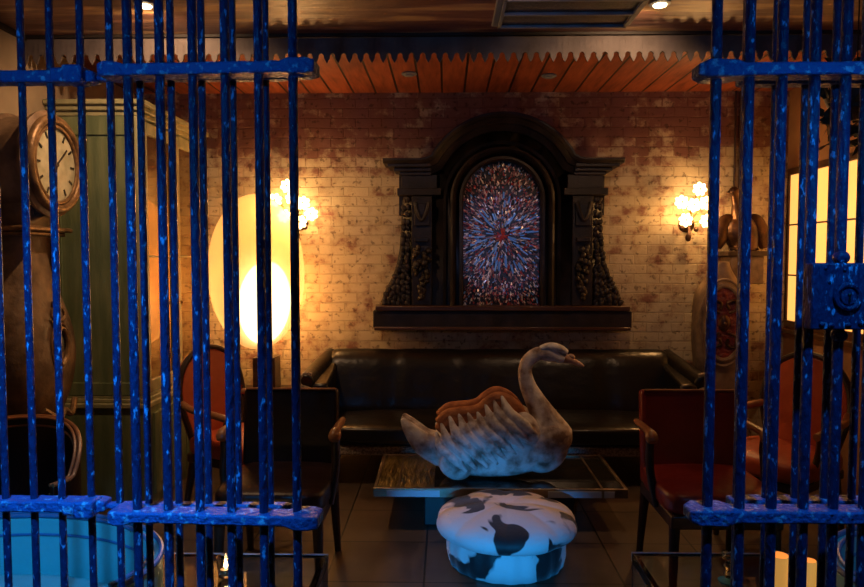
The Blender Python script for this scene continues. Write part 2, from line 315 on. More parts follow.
    def sweep(s, path, prof, closed=False):
        """path: (x,z) points; prof: (outward offset, y) closed section, swept along the path with mitres"""
        P = [Vector((a, 0, b)) for a, b in path]; n = len(P); rings = []
        for i in range(n):
            t0 = (P[i] - P[i - 1]).normalized() if (i > 0 or closed) else (P[1] - P[0]).normalized()
            t1 = (P[(i + 1) % n] - P[i]).normalized() if (i < n - 1 or closed) else t0
            n0 = Vector((-t0.z, 0, t0.x)); n1 = Vector((-t1.z, 0, t1.x)); nn = (n0 + n1).normalized(); k = 1 / max(0.4, nn.dot(n0))
            rings.append([s.bm.verts.new(P[i] + nn * (o * k) + Vector((0, y, 0))) for o, y in prof])
        q = len(prof); fs = []
        for i in range(n if closed else n - 1):
            A, B = rings[i], rings[(i + 1) % n]
            for k in range(q): fs.append(s.bm.faces.new((A[k], A[(k + 1) % q], B[(k + 1) % q], B[k])))
        if not closed: fs.append(s.bm.faces.new(rings[0])); fs.append(s.bm.faces.new(rings[-1][::-1]))
        s._set(fs); return s
    def build(s, name, mat, parent=None, bevel=0, remesh=0, subsurf=0, smooth=True, seg=2, sharp=38):
        bm = s.bm
        bmesh.ops.remove_doubles(bm, verts=bm.verts, dist=1e-6)
        bmesh.ops.recalc_face_normals(bm, faces=bm.faces)
        for f in bm.faces: f.smooth = smooth
        for e in bm.edges:
            if len(e.link_faces) == 2 and e.calc_face_angle(0) > math.radians(sharp): e.smooth = False
        me = bpy.data.meshes.new(name); bm.to_mesh(me); bm.free()
        for mm in (mat if isinstance(mat, (list, tuple)) else [mat]): me.materials.append(M[mm])
        o = bpy.data.objects.new(name, me); C.objects.link(o)
        if parent: o.parent = parent
        if bevel:
            b = o.modifiers.new('bevel', 'BEVEL'); b.width = bevel; b.segments = seg; b.limit_method = 'ANGLE'; b.angle_limit = math.radians(40)
        if remesh:
            r = o.modifiers.new('remesh', 'REMESH'); r.mode = 'VOXEL'; r.voxel_size = remesh; r.use_smooth_shade = True
            k = o.modifiers.new('smooth', 'SMOOTH'); k.factor = 0.6; k.iterations = 3
        if subsurf:
            u = o.modifiers.new('subsurf', 'SUBSURF'); u.levels = subsurf; u.render_levels = subsurf
        return o
def tag(o, label, cat=None, group=None):
    o['label'] = label
    if cat: o['category'] = cat
    if group: o['group'] = group
    return o
def thing(name, label, cat, loc=(0, 0, 0), rz=0, group=None):
    o = bpy.data.objects.new(name, None); C.objects.link(o); o.location = loc; o.rotation_euler = (0, 0, rz); o.empty_display_size = 0.1
    return tag(o, label, cat, group)
def struct(mb, name, mat, **k):
    o = mb.build(name, mat, **k); o['kind'] = 'structure'; return o
def copy_tree(o, parent=None):
    c = o.copy(); C.objects.link(c)
    if parent: c.parent = parent
    for ch in list(o.children): copy_tree(ch, c)
    return c
def cushion(mb, c, d, puff=0.3, n=8):
    """a pillow-like box: subdivided cube pushed out in the middle"""
    q = bmesh.ops.create_cube(mb.bm, size=1.0)
    es = list({e for v in q['verts'] for e in v.link_edges})
    sub = bmesh.ops.subdivide_edges(mb.bm, edges=es, cuts=n, use_grid_fill=True)
    vs = set(mb.bm.verts)   # cushions are always alone in their mesh
    for v in vs:
        p = v.co * 2; e = 6
        k = (abs(p.x) ** e + abs(p.y) ** e + abs(p.z) ** e) ** (1 / e)
        m = max(abs(p.x), abs(p.y), abs(p.z))
        p2 = p * (m / k)
        bul = 1 + puff * (1 - min(1, abs(p.x)) ** 2) * (1 - min(1, abs(p.y)) ** 2) if abs(p.z) > 0.6 else 1
        p2.z *= bul
        v.co = Vector(c) + Vector((p2.x * d[0] / 2, p2.y * d[1] / 2, p2.z * d[2] / 2))
    mb._set({f for v in vs for f in v.link_faces})
    return mb

# ================================================================ the setting
XL, XR, YB, YF, H = -2.35, 2.54, 5.3, -1.3, 2.73
VY = 3.93   # the scalloped valance
struct(MB().span((XL - .15, YF, -.1), (XR + .15, YB + .15, 0)), 'floor', 'tiles', smooth=False)
struct(MB().span((XL - .15, YF, H), (XR + .15, VY, H + .12)), 'ceiling', 'ceiling', smooth=False)
o = struct(MB().span((XL - .15, VY, H), (XR + .15, YB + .15, H + .12)), 'ceiling', 'boards_red', smooth=False)
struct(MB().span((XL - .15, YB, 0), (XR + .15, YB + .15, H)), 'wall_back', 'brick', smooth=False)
struct(MB().span((XL - .15, YF, 0), (XL, YB, H)), 'wall_left', 'plaster', smooth=False)
# right wall with the opening for the window
WY0, WY1, WZ0, WZ1 = 4.05, 5.285, 1.01, 2.13
mb = MB().span((XR, YF, 0), (XR + .15, WY0, H)).span((XR, WY1, 0), (XR + .15, YB, H)).span((XR, WY0, 0), (XR + .15, WY1, WZ0)).span((XR, WY0, WZ1), (XR + .15, WY1, H))
struct(mb, 'wall_right', 'plaster_r', smooth=False)
wroot = thing('window_1', 'glowing yellow multi-pane window in the right wall', None, (XR, 0, 0)); wroot['kind'] = 'structure'
ys = [WY0, 4.36, 4.67, 4.97, WY1]; zs = [WZ0, 1.37, 1.74, WZ1]
fr = MB()
for y in ys: fr.box((0.008, y, (WZ0 + WZ1) / 2), (0.016, 0.03, WZ1 - WZ0 + .05))
fr.box((0.006, (WY0 + WY1) / 2, WZ0), (0.03, WY1 - WY0, 0.05)).box((0.006, (WY0 + WY1) / 2, WZ1), (0.03, WY1 - WY0, 0.05))
for z in zs[1:-1]: fr.box((0.006, (WY0 + WY1) / 2, z), (0.014, WY1 - WY0, 0.012))
fr.build('window_frame', 'ledge', wroot, bevel=0.003)
for a, b in zip(ys, ys[1:]):
    for c, d in zip(zs, zs[1:]):
        MB().box((0.012, (a + b) / 2, (c + d) / 2), (0.006, b - a - .04, d - c - .01)).build('pane', 'pane', wroot)
MB().box((-0.015, (WY0 + WY1) / 2, WZ0 - .05), (0.05, WY1 - WY0, 0.035)).build('window_sill', 'ledge', wroot, bevel=0.005)
# trims
o = struct(MB().span((XL, YF, H - .028), (XL + .02, VY - .02, H)), 'trim_1', 'dark_trim')
o = struct(MB().span((XL, VY - .03, H - .015), (XR, VY, H)), 'trim_2', 'dark_trim')
# scalloped valance hanging from the ceiling: pointed teeth with round heads cut between
per = 0.0625; n = int((XR - XL) / per); zt, zb = H - .018, at(446, 63, VY).z
mb = MB()
xx = XL + 0.002; pts = [(XL + .002, zt)]
for i in range(n):
    x0 = XL + .002 + i * per
    g = [(0, zb + .0), (0.010, zb + .018), (0.016, zb + .030), (0.015, zb + .040), (0.021, zb + .050), (0.031, zb + .055), (0.041, zb + .050), (0.047, zb + .040), (0.046, zb + .030), (0.052, zb + .018)]
    pts += [(x0 + u, v) for u, v in g]
pts += [(XL + .002 + n * per, zb), (XR - .002, zb), (XR - .002, zt)]
# quads column by column, to keep the face simple
for (u0, v0), (u1, v1) in zip(pts[1:-1], pts[2:-1]):
    if u1 - u0 < 1e-5: continue
    mb.prism([(u0, v0), (u1, v1), (u1, zt), (u0, zt)], 0.012, lambda u, v, w: Vector((u, VY - .012 + w, v)))
bmesh.ops.remove_doubles(mb.bm, verts=mb.bm.verts, dist=1e-5)
o = struct(mb, 'trim_3', 'valance', smooth=False)

# ================================================================ overmantel on the back wall
YM = YB - 0.10
OX = at(501.3, 250, YM).x
om = thing('overmantel_mirror', 'large dark carved oak overmantel with an arched sparkling mosaic, on the brick wall', 'mirror frame', (OX, YB, 0))
def q(px, py, Y=YM): p = at(px, py, Y); return (p.x - OX, p.z)
S = YM / F
zs0 = q(502, 327)[1]; zs1 = q(502, 305)[1]                # sill
hw = 127 * S
MB().span((-hw, -.20, zs0), (hw, 0, zs1 - .035)).build('sill', 'carved', om, bevel=.008)
MB().span((-hw + .02, -.23, zs1 - .035), (hw - .02, 0, zs1)).span((-hw + .01, -.215, zs0 - .015), (hw - .01, 0, zs0 + .01)).build('ledge', 'ledge', om, bevel=.006)
# back board with arched top
ac = q(502, 200)[1]; r0 = 38 * S                              # art arch centre height, radius
cx_z = q(502, 163)[1]                                         # cornice level
def arch(r, rz, z0, zc, n=28):
    return [(-r, z0)] + [(-r * math.cos(PI * k / n), zc + rz * math.sin(PI * k / n)) for k in range(n + 1)] + [(r, z0)]
hwb = 72 * S; rise = 38 * S
def ring_board(mb, inner, outer, y0, y1):
    for i in range(len(inner) - 1):
        a, b, c, d = inner[i], inner[i + 1], outer[i + 1], outer[i]
        for quad in ([a, b, c, d],):
            mb.prism(quad, y1 - y0, lambda u, v, w_: Vector((u, y0 + w_, v)))
    return mb
inner = arch(r0, r0, zs1, ac)
outer = [(-hwb, zs1)] + [(-hwb * math.cos(PI * k / 28), cx_z - .02 + (rise) * math.sin(PI * k / 28)) for k in range(29)] + [(hwb, zs1)]
mbb = ring_board(MB(), inner, outer, -.12, 0)
mbb.span((-102 * S, -.08, q(502, 215)[1]), (-hwb, 0, cx_z)).span((hwb, -.08, q(502, 215)[1]), (102 * S, 0, cx_z))
mbb.span((-95 * S, -.06, zs1), (-hwb, 0, q(502, 215)[1])).span((hwb, -.06, zs1), (95 * S, 0, q(502, 215)[1]))
mbb.build('back_panel', 'carved', om)
# cornice: wings, then the arch
ap = []
ap += [(-116 * S, cx_z), (-80 * S, cx_z)]
K = 26; sag, hw_ = 40 * S, 68 * S; RR = (hw_ ** 2 + sag ** 2) / (2 * sag); th = math.asin(hw_ / RR)
ap += [(-74 * S, cx_z + .008)]
for k in range(K + 1):
    a = -th + 2 * th * k / K; ap.append((RR * math.sin(a), cx_z + .03 + RR * math.cos(a) - (RR - sag)))
ap += [(74 * S, cx_z + .008), (80 * S, cx_z), (116 * S, cx_z)]
mb = MB()
mb.sweep(ap, [(0.015, -.27), (0.015, 0), (-.02, 0), (-.02, -.25), (0, -.27)])
mb.sweep(ap[1:-1], [(-.018, -.235), (-.018, 0), (-.055, 0), (-.055, -.20), (-.035, -.215)])
mb.sweep(ap[1:-1], [(-.055, -.18), (-.055, 0), (-.10, 0), (-.10, -.14), (-.08, -.155)])
for sx in (-1, 1):   # stepped mouldings under the wings
    for k, (ww, zz, dd) in enumerate([(112, .018, .235), (106, .045, .20), (101, .07, .17)]):
        mb.span((sx * 70 * S, -dd, cx_z - zz - .025), (sx * ww * S, 0, cx_z - zz))
mb.build('cornice', 'carved', om, bevel=.003)
# entablature under the cornice
for sx in (-1, 1):
    mb = MB(); mb.span((sx * 64 * S, -.15, q(502, 190)[1]), (sx * 99 * S, 0, cx_z - .09)).span((sx * 60 * S, -.18, q(502, 196)[1]), (sx * 103 * S, 0, q(502, 189)[1]))
    mb.build('entablature', 'carved', om, bevel=.004)
# inner arch mouldings
mb = MB()
ia = arch(r0, r0, zs1, ac, 30)
mb.sweep(ia, [(0.0, -.15), (0.0, -.10), (0.03, -.10), (0.03, -.165), (0.012, -.17)])
ib = arch(r0 + .05, r0 + .05, zs1, ac, 30)
mb.sweep(ib, [(0.0, -.125), (0.0, -.10), (0.045, -.10), (0.045, -.19), (0.03, -.20), (0.012, -.17)])
ic = arch(r0 + .125, r0 + .12, zs1, ac, 30)
mb.sweep(ic, [(0.0, -.135), (0.0, -.10), (0.022, -.10), (0.022, -.15)])
mb.build('arch_moulding', 'carved', om, sharp=25)
# pilasters with carved drops
rnd = random.Random(3)
for sx in (-1, 1):
    mb = MB(); xc = sx * 79 * S
    mb.span((xc - .075, -.16, zs1), (xc + .075, 0, q(502, 196)[1]))
    p = mb.build('pilaster', 'carved', om, bevel=.006)
    mb = MB()
    z_hi, z_lo = q(502, 203)[1], q(502, 300)[1]
    MB().box((xc, -.17, z_hi - .09), (0.11, 0.03, 0.16)).build('carved_block', 'carved', p, bevel=.004); MB().box((xc, -.18, q(502, 240)[1]), (.10, .06, .03)).build('shelf_moulding', 'carved', p, bevel=.004)
    mb.tube(catmull([(xc - .05, -.19, z_hi), (xc - .03, -.205, z_hi - .08), (xc, -.2, z_hi - .13), (xc + .03, -.205, z_hi - .08), (xc + .05, -.19, z_hi)]), .014, 8)
    mb.build('garland_carving', 'carved', p); mb = MB()
    for k in range(34):
        t = k / 33; z = q(502, 248)[1] * (1 - t) + (z_lo + .02) * t
        wv = .055 * math.sin(PI * min(1, .35 + t * .6))
        mb.ell((xc + rnd.uniform(-wv, wv), -.175 - rnd.uniform(0, .025), z), (rnd.uniform(.014, .026), .022, rnd.uniform(.018, .03)), (0, rnd.uniform(-.6, .6), 0), 8, 6)
    mb.build('fruit_carving', 'carved', p)
    # side scroll, flaring outwards to the sill, covered with leaves
    mb = MB()
    edge = catmull([(99, 215), (101, 235), (103, 255), (108, 275), (118, 292), (121, 304)], 5) if False else None
    cpx = [(97, 200), (99, 235), (101, 255), (106, 274), (114, 290), (119, 303)]
    oe = catmull([Vector((sx * a * S, 0, q(502, b)[1])) for a, b in cpx], 5)
    for A, B in zip(oe, oe[1:]):
        mb.prism([(sx * 70 * S, A.z), (A.x, A.z), (B.x, B.z), (sx * 70 * S, B.z)], .12, lambda u, v, w_: Vector((u, -.12 + w_, v)))
    mb.tube([(v.x, -.09, v.z) for v in oe], .012, 8)
    sc_ = mb.build('side_scroll', 'carved', om)
    mb = MB()
    for A in oe:
        wd = abs(A.x) - 91 * S
        for j in range(max(2, int(wd / .03))):
            x = sx * (91 * S + wd * (j + .5) / max(2, int(wd / .03)) + rnd.uniform(-.006, .006))
            mb.ell((x, -.13 - rnd.uniform(0, .02), A.z + rnd.uniform(-.008, .008)), (.019, .018, .028), (0, sx * rnd.uniform(-.2, .9), 0), 8, 6)
    mb.build('leaf_carving', 'carved', sc_)
# mosaic of glass shards, laid round a red centre
mb = MB(); mb.mi = 4
ai = arch(r0 + .01, r0 + .01, zs1, ac, 24)
mb.prism(ai, .02, lambda u, v, w_: Vector((u, -.085 + w_, v)))
mos_c = Vector((0, 0, q(502, 235)[1]))
def inside(x, z): return abs(x) < r0 - .004 and z > zs1 and (z < ac or x * x + (z - ac) ** 2 < (r0 - .004) ** 2)
rnd = random.Random(11); cnt = 0
def shard(x, z, ln, wd, ang, mi, lift):
    mb.mi = mi
    tilt = Euler((rnd.uniform(-.5, .5), 0, rnd.uniform(-.35, .35)))
    rot = Matrix.Rotation(-ang, 3, 'Y') @ tilt.to_matrix()
    mb.box((x, -.088 - lift, z), (ln, wd, wd), rot)
while cnt < 2600:
    x = rnd.uniform(-r0, r0); z = rnd.uniform(zs1, ac + r0)
    if not inside(x, z): continue
    cnt += 1; d = Vector((x, 0, z)) - mos_c; ang = math.atan2(d.z, d.x) + rnd.gauss(0, .25)
    rr = d.length; u = rnd.random()
    mi = 0 if u < .34 else (1 if u < .60 else (3 if u < .74 else (2 if u < .82 else 4)))
    if rr < .045: mi = 3
    ln = rnd.uniform(.012, .034) * (1 if rr < .35 else .7)
    shard(x, z, ln, rnd.uniform(.004, .009), ang, mi, rnd.uniform(0, .012))
for k in range(64):   # the long blue rods
    a = rnd.uniform(0, 2 * PI); rr = rnd.uniform(.08, .30)
    x, z = rr * math.cos(a), mos_c.z + rr * math.sin(a)
    if inside(x * 1.15, z): shard(x, z, rnd.uniform(.045, .085), rnd.uniform(.007, .012), a, 2, .018)
mb.build('glass_mosaic', ['shard_brown', 'shard_silver', 'shard_blue', 'ruby', 'shard_black'], om, smooth=False)

# ================================================================ sofa
sx0, sx1 = at(318, 400, 4.9).x, at(684, 400, 4.9).x
SXC, SW = (sx0 + sx1) / 2, sx1 - sx0
so = thing('leather_sofa', 'long black leather sofa with scrolled arms below the overmantel', 'sofa', (SXC, 4.45, 0))
hwS = SW / 2
zseat = .40; zback = at(500, 350, 5.05).z
MB().span((-hwS + .04, .03, .215), (hwS - .04, .72, .275)).build('base_rail', 'nail', so, bevel=.01)
o = MB().span((-hwS + .05, .05, .26), (hwS - .05, .70, .31)).build('base', 'leather', so, bevel=.02)
mb = MB(); cushion(mb, (0, .33, .355), (SW - .16, .72, .13), .25, 12); mb.build('seat', 'leather', so)
# back: three panels under a rolled top
prof = [(.42, .38), (.47, .52), (.52, .66), (.55, .76), (.60, zback - .015), (.66, zback + .01), (.73, zback - .02), (.76, .72), (.74, .4), (.72, .28), (.5, .28)]
segs = 48; mb = MB(); rings = []
for i in range(segs + 1):
    u = -1 + 2 * i / segs; x = u * (hwS - .015)
    pan = abs(math.sin((u + 1) * PI * 2.5)); dip = .018 * (1 - min(1, pan * 3))
    round_ = 0 if abs(u) < .93 else (abs(u) - .93) / .07
    rings.append([mb.bm.verts.new((x, a + dip * (1 if a < .6 else .3), b - dip * .6 * (1 if b > .8 else 0) - .05 * round_ ** 2 * (1 if b > .7 else 0))) for a, b in prof])
qn = len(prof)
for A, B in zip(rings, rings[1:]):
    for k in range(qn): mb.bm.faces.new((A[k], A[(k + 1) % qn], B[(k + 1) % qn], B[k]))
mb.bm.faces.new(rings[0]); mb.bm.faces.new(rings[-1][::-1])
mb.build('backrest', 'leather', so, subsurf=1, sharp=80)
for sx in (-1, 1):
    mb = MB()
    ax = sx * (hwS - .02)
    path = catmull([(ax + sx * .05, .16, .665), (ax + sx * .035, .35, .69), (ax + sx * .0, .55, .735), (ax - sx * .04, .70, .775)], 5)
    mb.tube(path, [.058 + .004 * k / len(path) for k in range(len(path))], 16)
    mb.prism([(.10, .27), (.13, .5), (.16, .66), (.40, .70), (.70, .78), (.70, .27)], .11, lambda u, v, w_: Vector((ax - sx * .10 + sx * w_, u, v)))
    a_ = mb.build('arm', 'leather', so, bevel=.015)
    mb = MB()   # pale nailhead line around the scroll front
    mb.tube(catmull([(ax - sx * .03, .10, .30), (ax - sx * .035, .115, .45), (ax - sx * .02, .125, .58), (ax + sx * .01, .128, .63), (ax + sx * .07, .13, .65), (ax + sx * .085, .13, .69), (ax + sx * .05, .13, .735), (ax, .13, .73)], 5), .011, 6)
    mb.build('nail_trim', 'nail', a_)
    for yy in (.08, .66):
        MB().lathe([(.022, 0), (.03, .03), (.022, .08), (.035, .16), (.04, .215)], (sx * (hwS - .10), yy, 0), 12).build('leg', 'wood_dark', so)
MB().lathe([(.022, 0), (.03, .03), (.022, .08), (.035, .16), (.04, .215)], (0, .08, 0), 12).build('leg', 'wood_dark', so)

# ================================================================ low table, swan, ottoman
TZ = .235
ta, tb = onz(373, 489, TZ), onz(627, 489, TZ); tc_ = onz(446, 455, TZ).y; ty = ta.y
TX, TW, TD = (ta.x + tb.x) / 2, tb.x - ta.x, tc_ - ty
tb_ = thing('coffee_table', 'low dark glass coffee table with metal rim under the swan', 'table', (TX, ty, 0))
mb = MB()
mb.span((-TW / 2, 0, TZ - .045), (TW / 2, .02, TZ + .006)).span((-TW / 2, TD - .02, TZ - .045), (TW / 2, TD, TZ + .006))
mb.span((-TW / 2, .02, TZ - .045), (-TW / 2 + .02, TD - .02, TZ + .006)).span((TW / 2 - .02, .02, TZ - .045), (TW / 2, TD - .02, TZ + .006))
mb.build('rim', 'table_frame', tb_, bevel=.003)
mb = MB().span((-TW / 2 + .02, .02, TZ - .03), (TW / 2 - .02, TD - .02, TZ)); mb.build('table_top', 'table_glass', tb_)
for a, b in ((-.62, -.33), (.26, .55), (.565, .62)): MB().span((a, -.006, TZ - .040), (b, .0, TZ - .006)).build('apron', 'table_apron', tb_)
for sx in (-1,): MB().span((sx * (TW / 2 - .021), .03, TZ), (sx * .36, TD - .03, TZ + .002)).build('reflection_panel', 'yellow_reflection', tb_)  # added sheet that paints a yellow reflection onto the glass
for x in (-.56, .56): MB().span((x - .005, .03, TZ + .001), (x + .005, TD - .03, TZ + .004)).build('inlay', 'table_frame', tb_)
mb = MB().span((-.42, .08, 0), (.42, TD - .1, TZ - .045)); mb.build('pedestal', 'black', tb_, bevel=.01)

SY = onz(500, 476, TZ + .006).y; k_ = SY / F
def sw(px, py, y=0.0): p = at(px, py, SY); return Vector((p.x, y, p.z))
so_ = at(500, 475, SY); zfix = TZ + .006 - (at(500, 477, SY).z)
swan = thing('swan_sculpture', 'weathered white carved swan standing on the low glass table', 'sculpture', (0, SY, zfix))
mb = MB()
mb.ell(sw(497, 447), (66 * k_, .155, 29 * k_), (0, math.radians(-3), 0), 32, 20)
mb.ell(sw(541, 444), (28 * k_, .125, 30 * k_), None, 28, 18)
mb.ell(sw(455, 450), (32 * k_, .12, 22 * k_), (0, math.radians(10), 0), 24, 16)
mb.ell(sw(490, 462), (55 * k_, .13, 14.5 * k_), None, 24, 16)
npts = [(552, 438, 22), (548, 427, 17.5), (542, 414, 13), (534.5, 400, 10.2), (528, 387, 8.4), (525, 374, 7.2), (527, 363.5, 6.8), (534, 356.5, 6.9), (541, 354, 7)]
path = catmull([sw(a, b) for a, b, c in npts], 5); rr = catmull([Vector((c, 0, 0)) for a, b, c in npts], 5)
mb.tube(path, [v.x * k_ for v in rr], 16)
mb.ell(sw(550, 437), (22.5 * k_, 22 * k_, 21 * k_), None, 24, 16)
mb.ell(sw(548, 355), (14 * k_, .036, 7.6 * k_), (0, math.radians(8), 0), 20, 14)
mb.ell(sw(558, 358.5), (12 * k_, .030, 5.6 * k_), (0, math.radians(14), 0), 20, 14)
for yy in (-.035, 0, .035):     # tail, a fan turned up
    tp = catmull([sw(442, 450, yy), sw(424, 442, yy * 1.6), sw(410, 427, yy * 1.8), sw(402.5, 417, yy * 1.6)], 5)
    mb.tube(tp, [(17 - 14.5 * i / (len(tp) - 1)) * k_ for i in range(len(tp))], 12, flat=((0, 1, 0), .6))
o = mb.build('body', 'swan', swan, remesh=.0075)
# white crown and beak
mb = MB(); mb.tube(catmull([sw(540, 350), sw(549, 347.5), sw(560, 349.5), sw(567, 354)], 5), [4.5 * k_ * (1 - .3 * abs(i / 7.5 - 1)) for i in range(16)], 12, flat=((0, 1, 0), 1.6))
mb.build('crown', 'swan_head', swan, remesh=.005)
mb = MB(); mb.tube(catmull([sw(564, 359), sw(571, 361.5), sw(578, 364.5), sw(584, 367.5)], 4), [5 * k_, 4.7 * k_, 4.3 * k_, 4 * k_, 3.6 * k_, 3.2 * k_, 3 * k_, 2.8 * k_, 2.6 * k_, 2.4 * k_, 2 * k_, 1.6 * k_, .8 * k_], 12, flat=((0, 1, 0), 1.1))
mb.ell(sw(571.5, 358), (4 * k_, .018, 3 * k_), (0, .5, 0), 12, 8)
mb.build('beak', 'beak', swan)
for sy in (-1, 1):
    mb = MB()
    tips = [(500, 393), (492, 397), (484, 401), (476, 408), (467, 409), (458, 410), (449, 412), (441, 419), (436, 428)]
    roots = [(534, 430), (528, 437), (521, 443), (514, 449), (505, 454), (496, 458), (486, 461), (476, 463), (466, 465)]
    for i, (t, r_) in enumerate(zip(tips, roots)):
        mid = ((t[0] * .5 + r_[0] * .5) + 2 - 0 * i, (t[1] * .5 + r_[1] * .5) + 5)
        # the upper half of the feather stands free of the back, the root lies against the flank
        p = catmull([sw(t[0], t[1], sy * .105), sw((t[0] + mid[0]) / 2 - 3, (t[1] + mid[1]) / 2 + 2, sy * .142), sw(mid[0], mid[1], sy * .160), sw(r_[0], r_[1], sy * .142)], 5)
        n_ = len(p); tap = [min(1, .35 + 2.6 * j / (n_ - 1)) * min(1, .5 + 2.5 * (1 - j / (n_ - 1))) for j in range(n_)]; wdt = [(3.3 + 1.6 * math.sin(PI * min(1, j / (n_ - 1) * .9 + .1))) * k_ * tap[j] for j in range(n_)]
        mb.tube(p, wdt, 10)
    # shoulder
    mb.ell(sw(487, 434, sy * .118), (44 * k_, .036, 22 * k_), (0, math.radians(-18), 0), 28, 16)
    mb.ell(sw(523, 426, sy * .10), (14 * k_, .05, 19 * k_), (0, math.radians(-28), 0), 20, 14)
    mb.build('wing', 'swan_feather', swan, remesh=.0045)
    mb = MB()   # bare terracotta inside of the wing, along its top
    tt = [(524, 416), (514, 401), (505, 394), (496, 392), (487, 397), (480, 403), (470, 406), (458, 407), (448, 409), (440, 417)]
    p = catmull([sw(a, b + 4, sy * .085) for a, b in tt], 4)
    mb.tube(p, [6.5 * k_] * len(p), 10, flat=((0, 1, 0), .8))
    p = catmull([sw(a, b + 12, sy * .09) for a, b in tt], 4)
    mb.tube(p, [8 * k_] * len(p), 10, flat=((0, 1, 0), .6))
    tag(mb.build('wing_lining', 'terracotta', swan, remesh=.006), 'bare terracotta-brown inside of the raised wing')
    MB().ell(sw(455, 462, sy * .10), (17 * k_, .05, 13 * k_), (0, math.radians(25), 0), 20, 12).build('folded_foot', 'swan', swan)

OC = onz(507, 551, .16); OY = 3.41
ot = thing('cowhide_pouf', 'round black and white cowhide pouf on the tiles before the low table', 'pouf', (at(506, 540, OY).x, OY, 0))
def cush_top():
    mb = MB(); segs = 96; prof = [(.268, .155), (.31, .15), (.338, .165), (.35, .195), (.342, .225), (.31, .252), (.25, .272), (.17, .288), (.09, .295), (.03, .288), (.004, .280)]
    rings = []
    for r, h in prof:
        ring = []
        for k in range(segs):
            a = 2 * PI * k / segs; lob = abs(math.sin(a * 4 + .3)) ** .5
            edge = min(1, max(0, (r - .04) / .2))
            rr = r * (1 + .04 * (lob - .8) * edge); hh = h + .012 * (lob - .9) * edge * (1 if h > .2 else 0)
            ring.append(mb.bm.verts.new((rr * math.cos(a), rr * math.sin(a), hh)))
        rings.append(ring)
    for A, B in zip(rings, rings[1:]):
        for k in range(segs): mb.bm.faces.new((A[k], A[(k + 1) % segs], B[(k + 1) % segs], B[k]))
    mb.bm.faces.new(rings[-1]); mb.bm.faces.new(rings[0][::-1]); return mb
cush_top().build('cushion', 'hide', ot, subsurf=1, sharp=80)
MB().lathe([(.255, .0), (.28, .008), (.292, .06), (.292, .12), (.272, .158)], seg=96, lobes=20, amp=.03).build('base', 'hide', ot, sharp=60)
MB().lathe([(.265, .145), (.30, .15), (.30, .158), (.262, .162)], seg=64).build('piping', 'black', ot)

# ================================================================ square armchairs facing the gate
def armchair(loc, rz, leather, label):
    t = thing('leather_armchair', label, 'chair', loc, rz, 'square-backed leather armchairs')
    # local: faces -y; seat front at y=-.28
    mb = MB(); cushion(mb, (0, -.02, .43), (.50, .52, .11), .25, 8); mb.build('seat', leather, t)
    MB().span((-.24, -.27, .33), (.24, .22, .39)).build('seat_rail', 'wood_dark', t, bevel=.008)
    mb = MB()
    mb.box((0, .235, .61), (.475, .075, .46), (math.radians(-7), 0, 0)); mb.build('backrest', leather, t, bevel=.02, seg=3)
    mb = MB(); zt_ = .842
    mb.tube([(-.225, .228, zt_ - .0), (.225, .228, zt_ - .0)], .006, 8); mb.build('piping', 'wood_arm', t)
    for sx in (-1, 1):
        x = sx * .262
        mb = MB(); mb.tube(catmull([(x, .22, .69), (x, .14, .69), (x, .05, .69), (x, -.02, .685), (x, -.055, .655)], 4), [.016, .017, .018, .019, .02, .02, .02, .02, .021, .022, .023, .025, .027, .029, .03, .028, .022], 12, flat=((0, 0, 1), .75))
        a_ = mb.build('arm', 'wood_arm', t)
        mb = MB(); mb.tube(catmull([(x, -.02, .67), (x, -.01, .60), (x, -.03, .50), (x * .92, -.06, .36)], 4), .02, 10); mb.build('arm_post', 'wood_dark', a_)
        for yy, dy in ((-.235, -.02), (.21, .06)):
            MB().tube([(sx * .215, yy, .36), (sx * .22, yy + dy * .4, .2), (sx * .225, yy + dy, 0)], [.026, .021, .016], 10).build('leg', 'wood_dark', t)
    return t
armchair((at(702, 400, 3.3).x, 3.24, 0), 0, 'oxblood', 'oxblood red leather armchair with wooden arms, right of the cowhide pouf')
armchair((at(283, 400, 3.3).x, 3.24, 0), 0, 'darkbrown_shaded', 'oxblood leather armchair painted dark as shaded, with wooden arms, left of the cowhide pouf behind the bars')

# ================================================================ spoon-backed orange chairs
def spoon(loc, rz, label):
    t = thing('spoon_back_chair', label, 'chair', loc, rz, 'orange spoon-backed chairs')
    mb = MB(); cushion(mb, (0, -.05, .43), (.52, .52, .11), .3, 8); mb.build('seat', 'orange', t)
    MB().span((-.24, -.28, .33), (.24, .2, .385)).build('seat_rail', 'wood_dark', t, bevel=.01)
    out = []
    for k in range(25):
        a = PI * k / 24; out.append((-.24 * math.cos(a), .66 + .30 * abs(math.sin(a)) ** .8))
    ol = [(-.17, .40)] + out + [(.17, .40)]
    mb = MB(); mb.prism(ol, .06, lambda u, v, w_: Vector((u, .20 + w_ + (v - .4) * .14, v))); mb.build('backrest', 'orange', t, bevel=.02)
    mb = MB(); mb.tube([(u, .21 + (v - .4) * .14, v) for u, v in ol], .018, 8); mb.build('back_frame', 'wood_dark', t)
    for sx in (-1, 1):
        mb = MB(); mb.tube(catmull([(sx * .23, .24, .66), (sx * .27, .1, .645), (sx * .285, -.1, .64), (sx * .27, -.2, .62)], 4), .02, 10); a_ = mb.build('arm', 'wood_arm', t)
        mb = MB(); mb.tube(catmull([(sx * .275, -.17, .62), (sx * .25, -.13, .52), (sx * .24, -.18, .38)], 4), .016, 8); mb.build('arm_post', 'wood_dark', a_)
        for yy, dy in ((-.24, -.02), (.18, .08)):
            MB().tube([(sx * .2, yy, .36), (sx * .21, yy + dy, 0)], [.026, .015], 10).build('leg', 'wood_dark', t)
    return t
spoon((-1.19, 4.03, 0), math.radians(60), 'orange-red round-backed armchair in the corner beside the green cabinet')
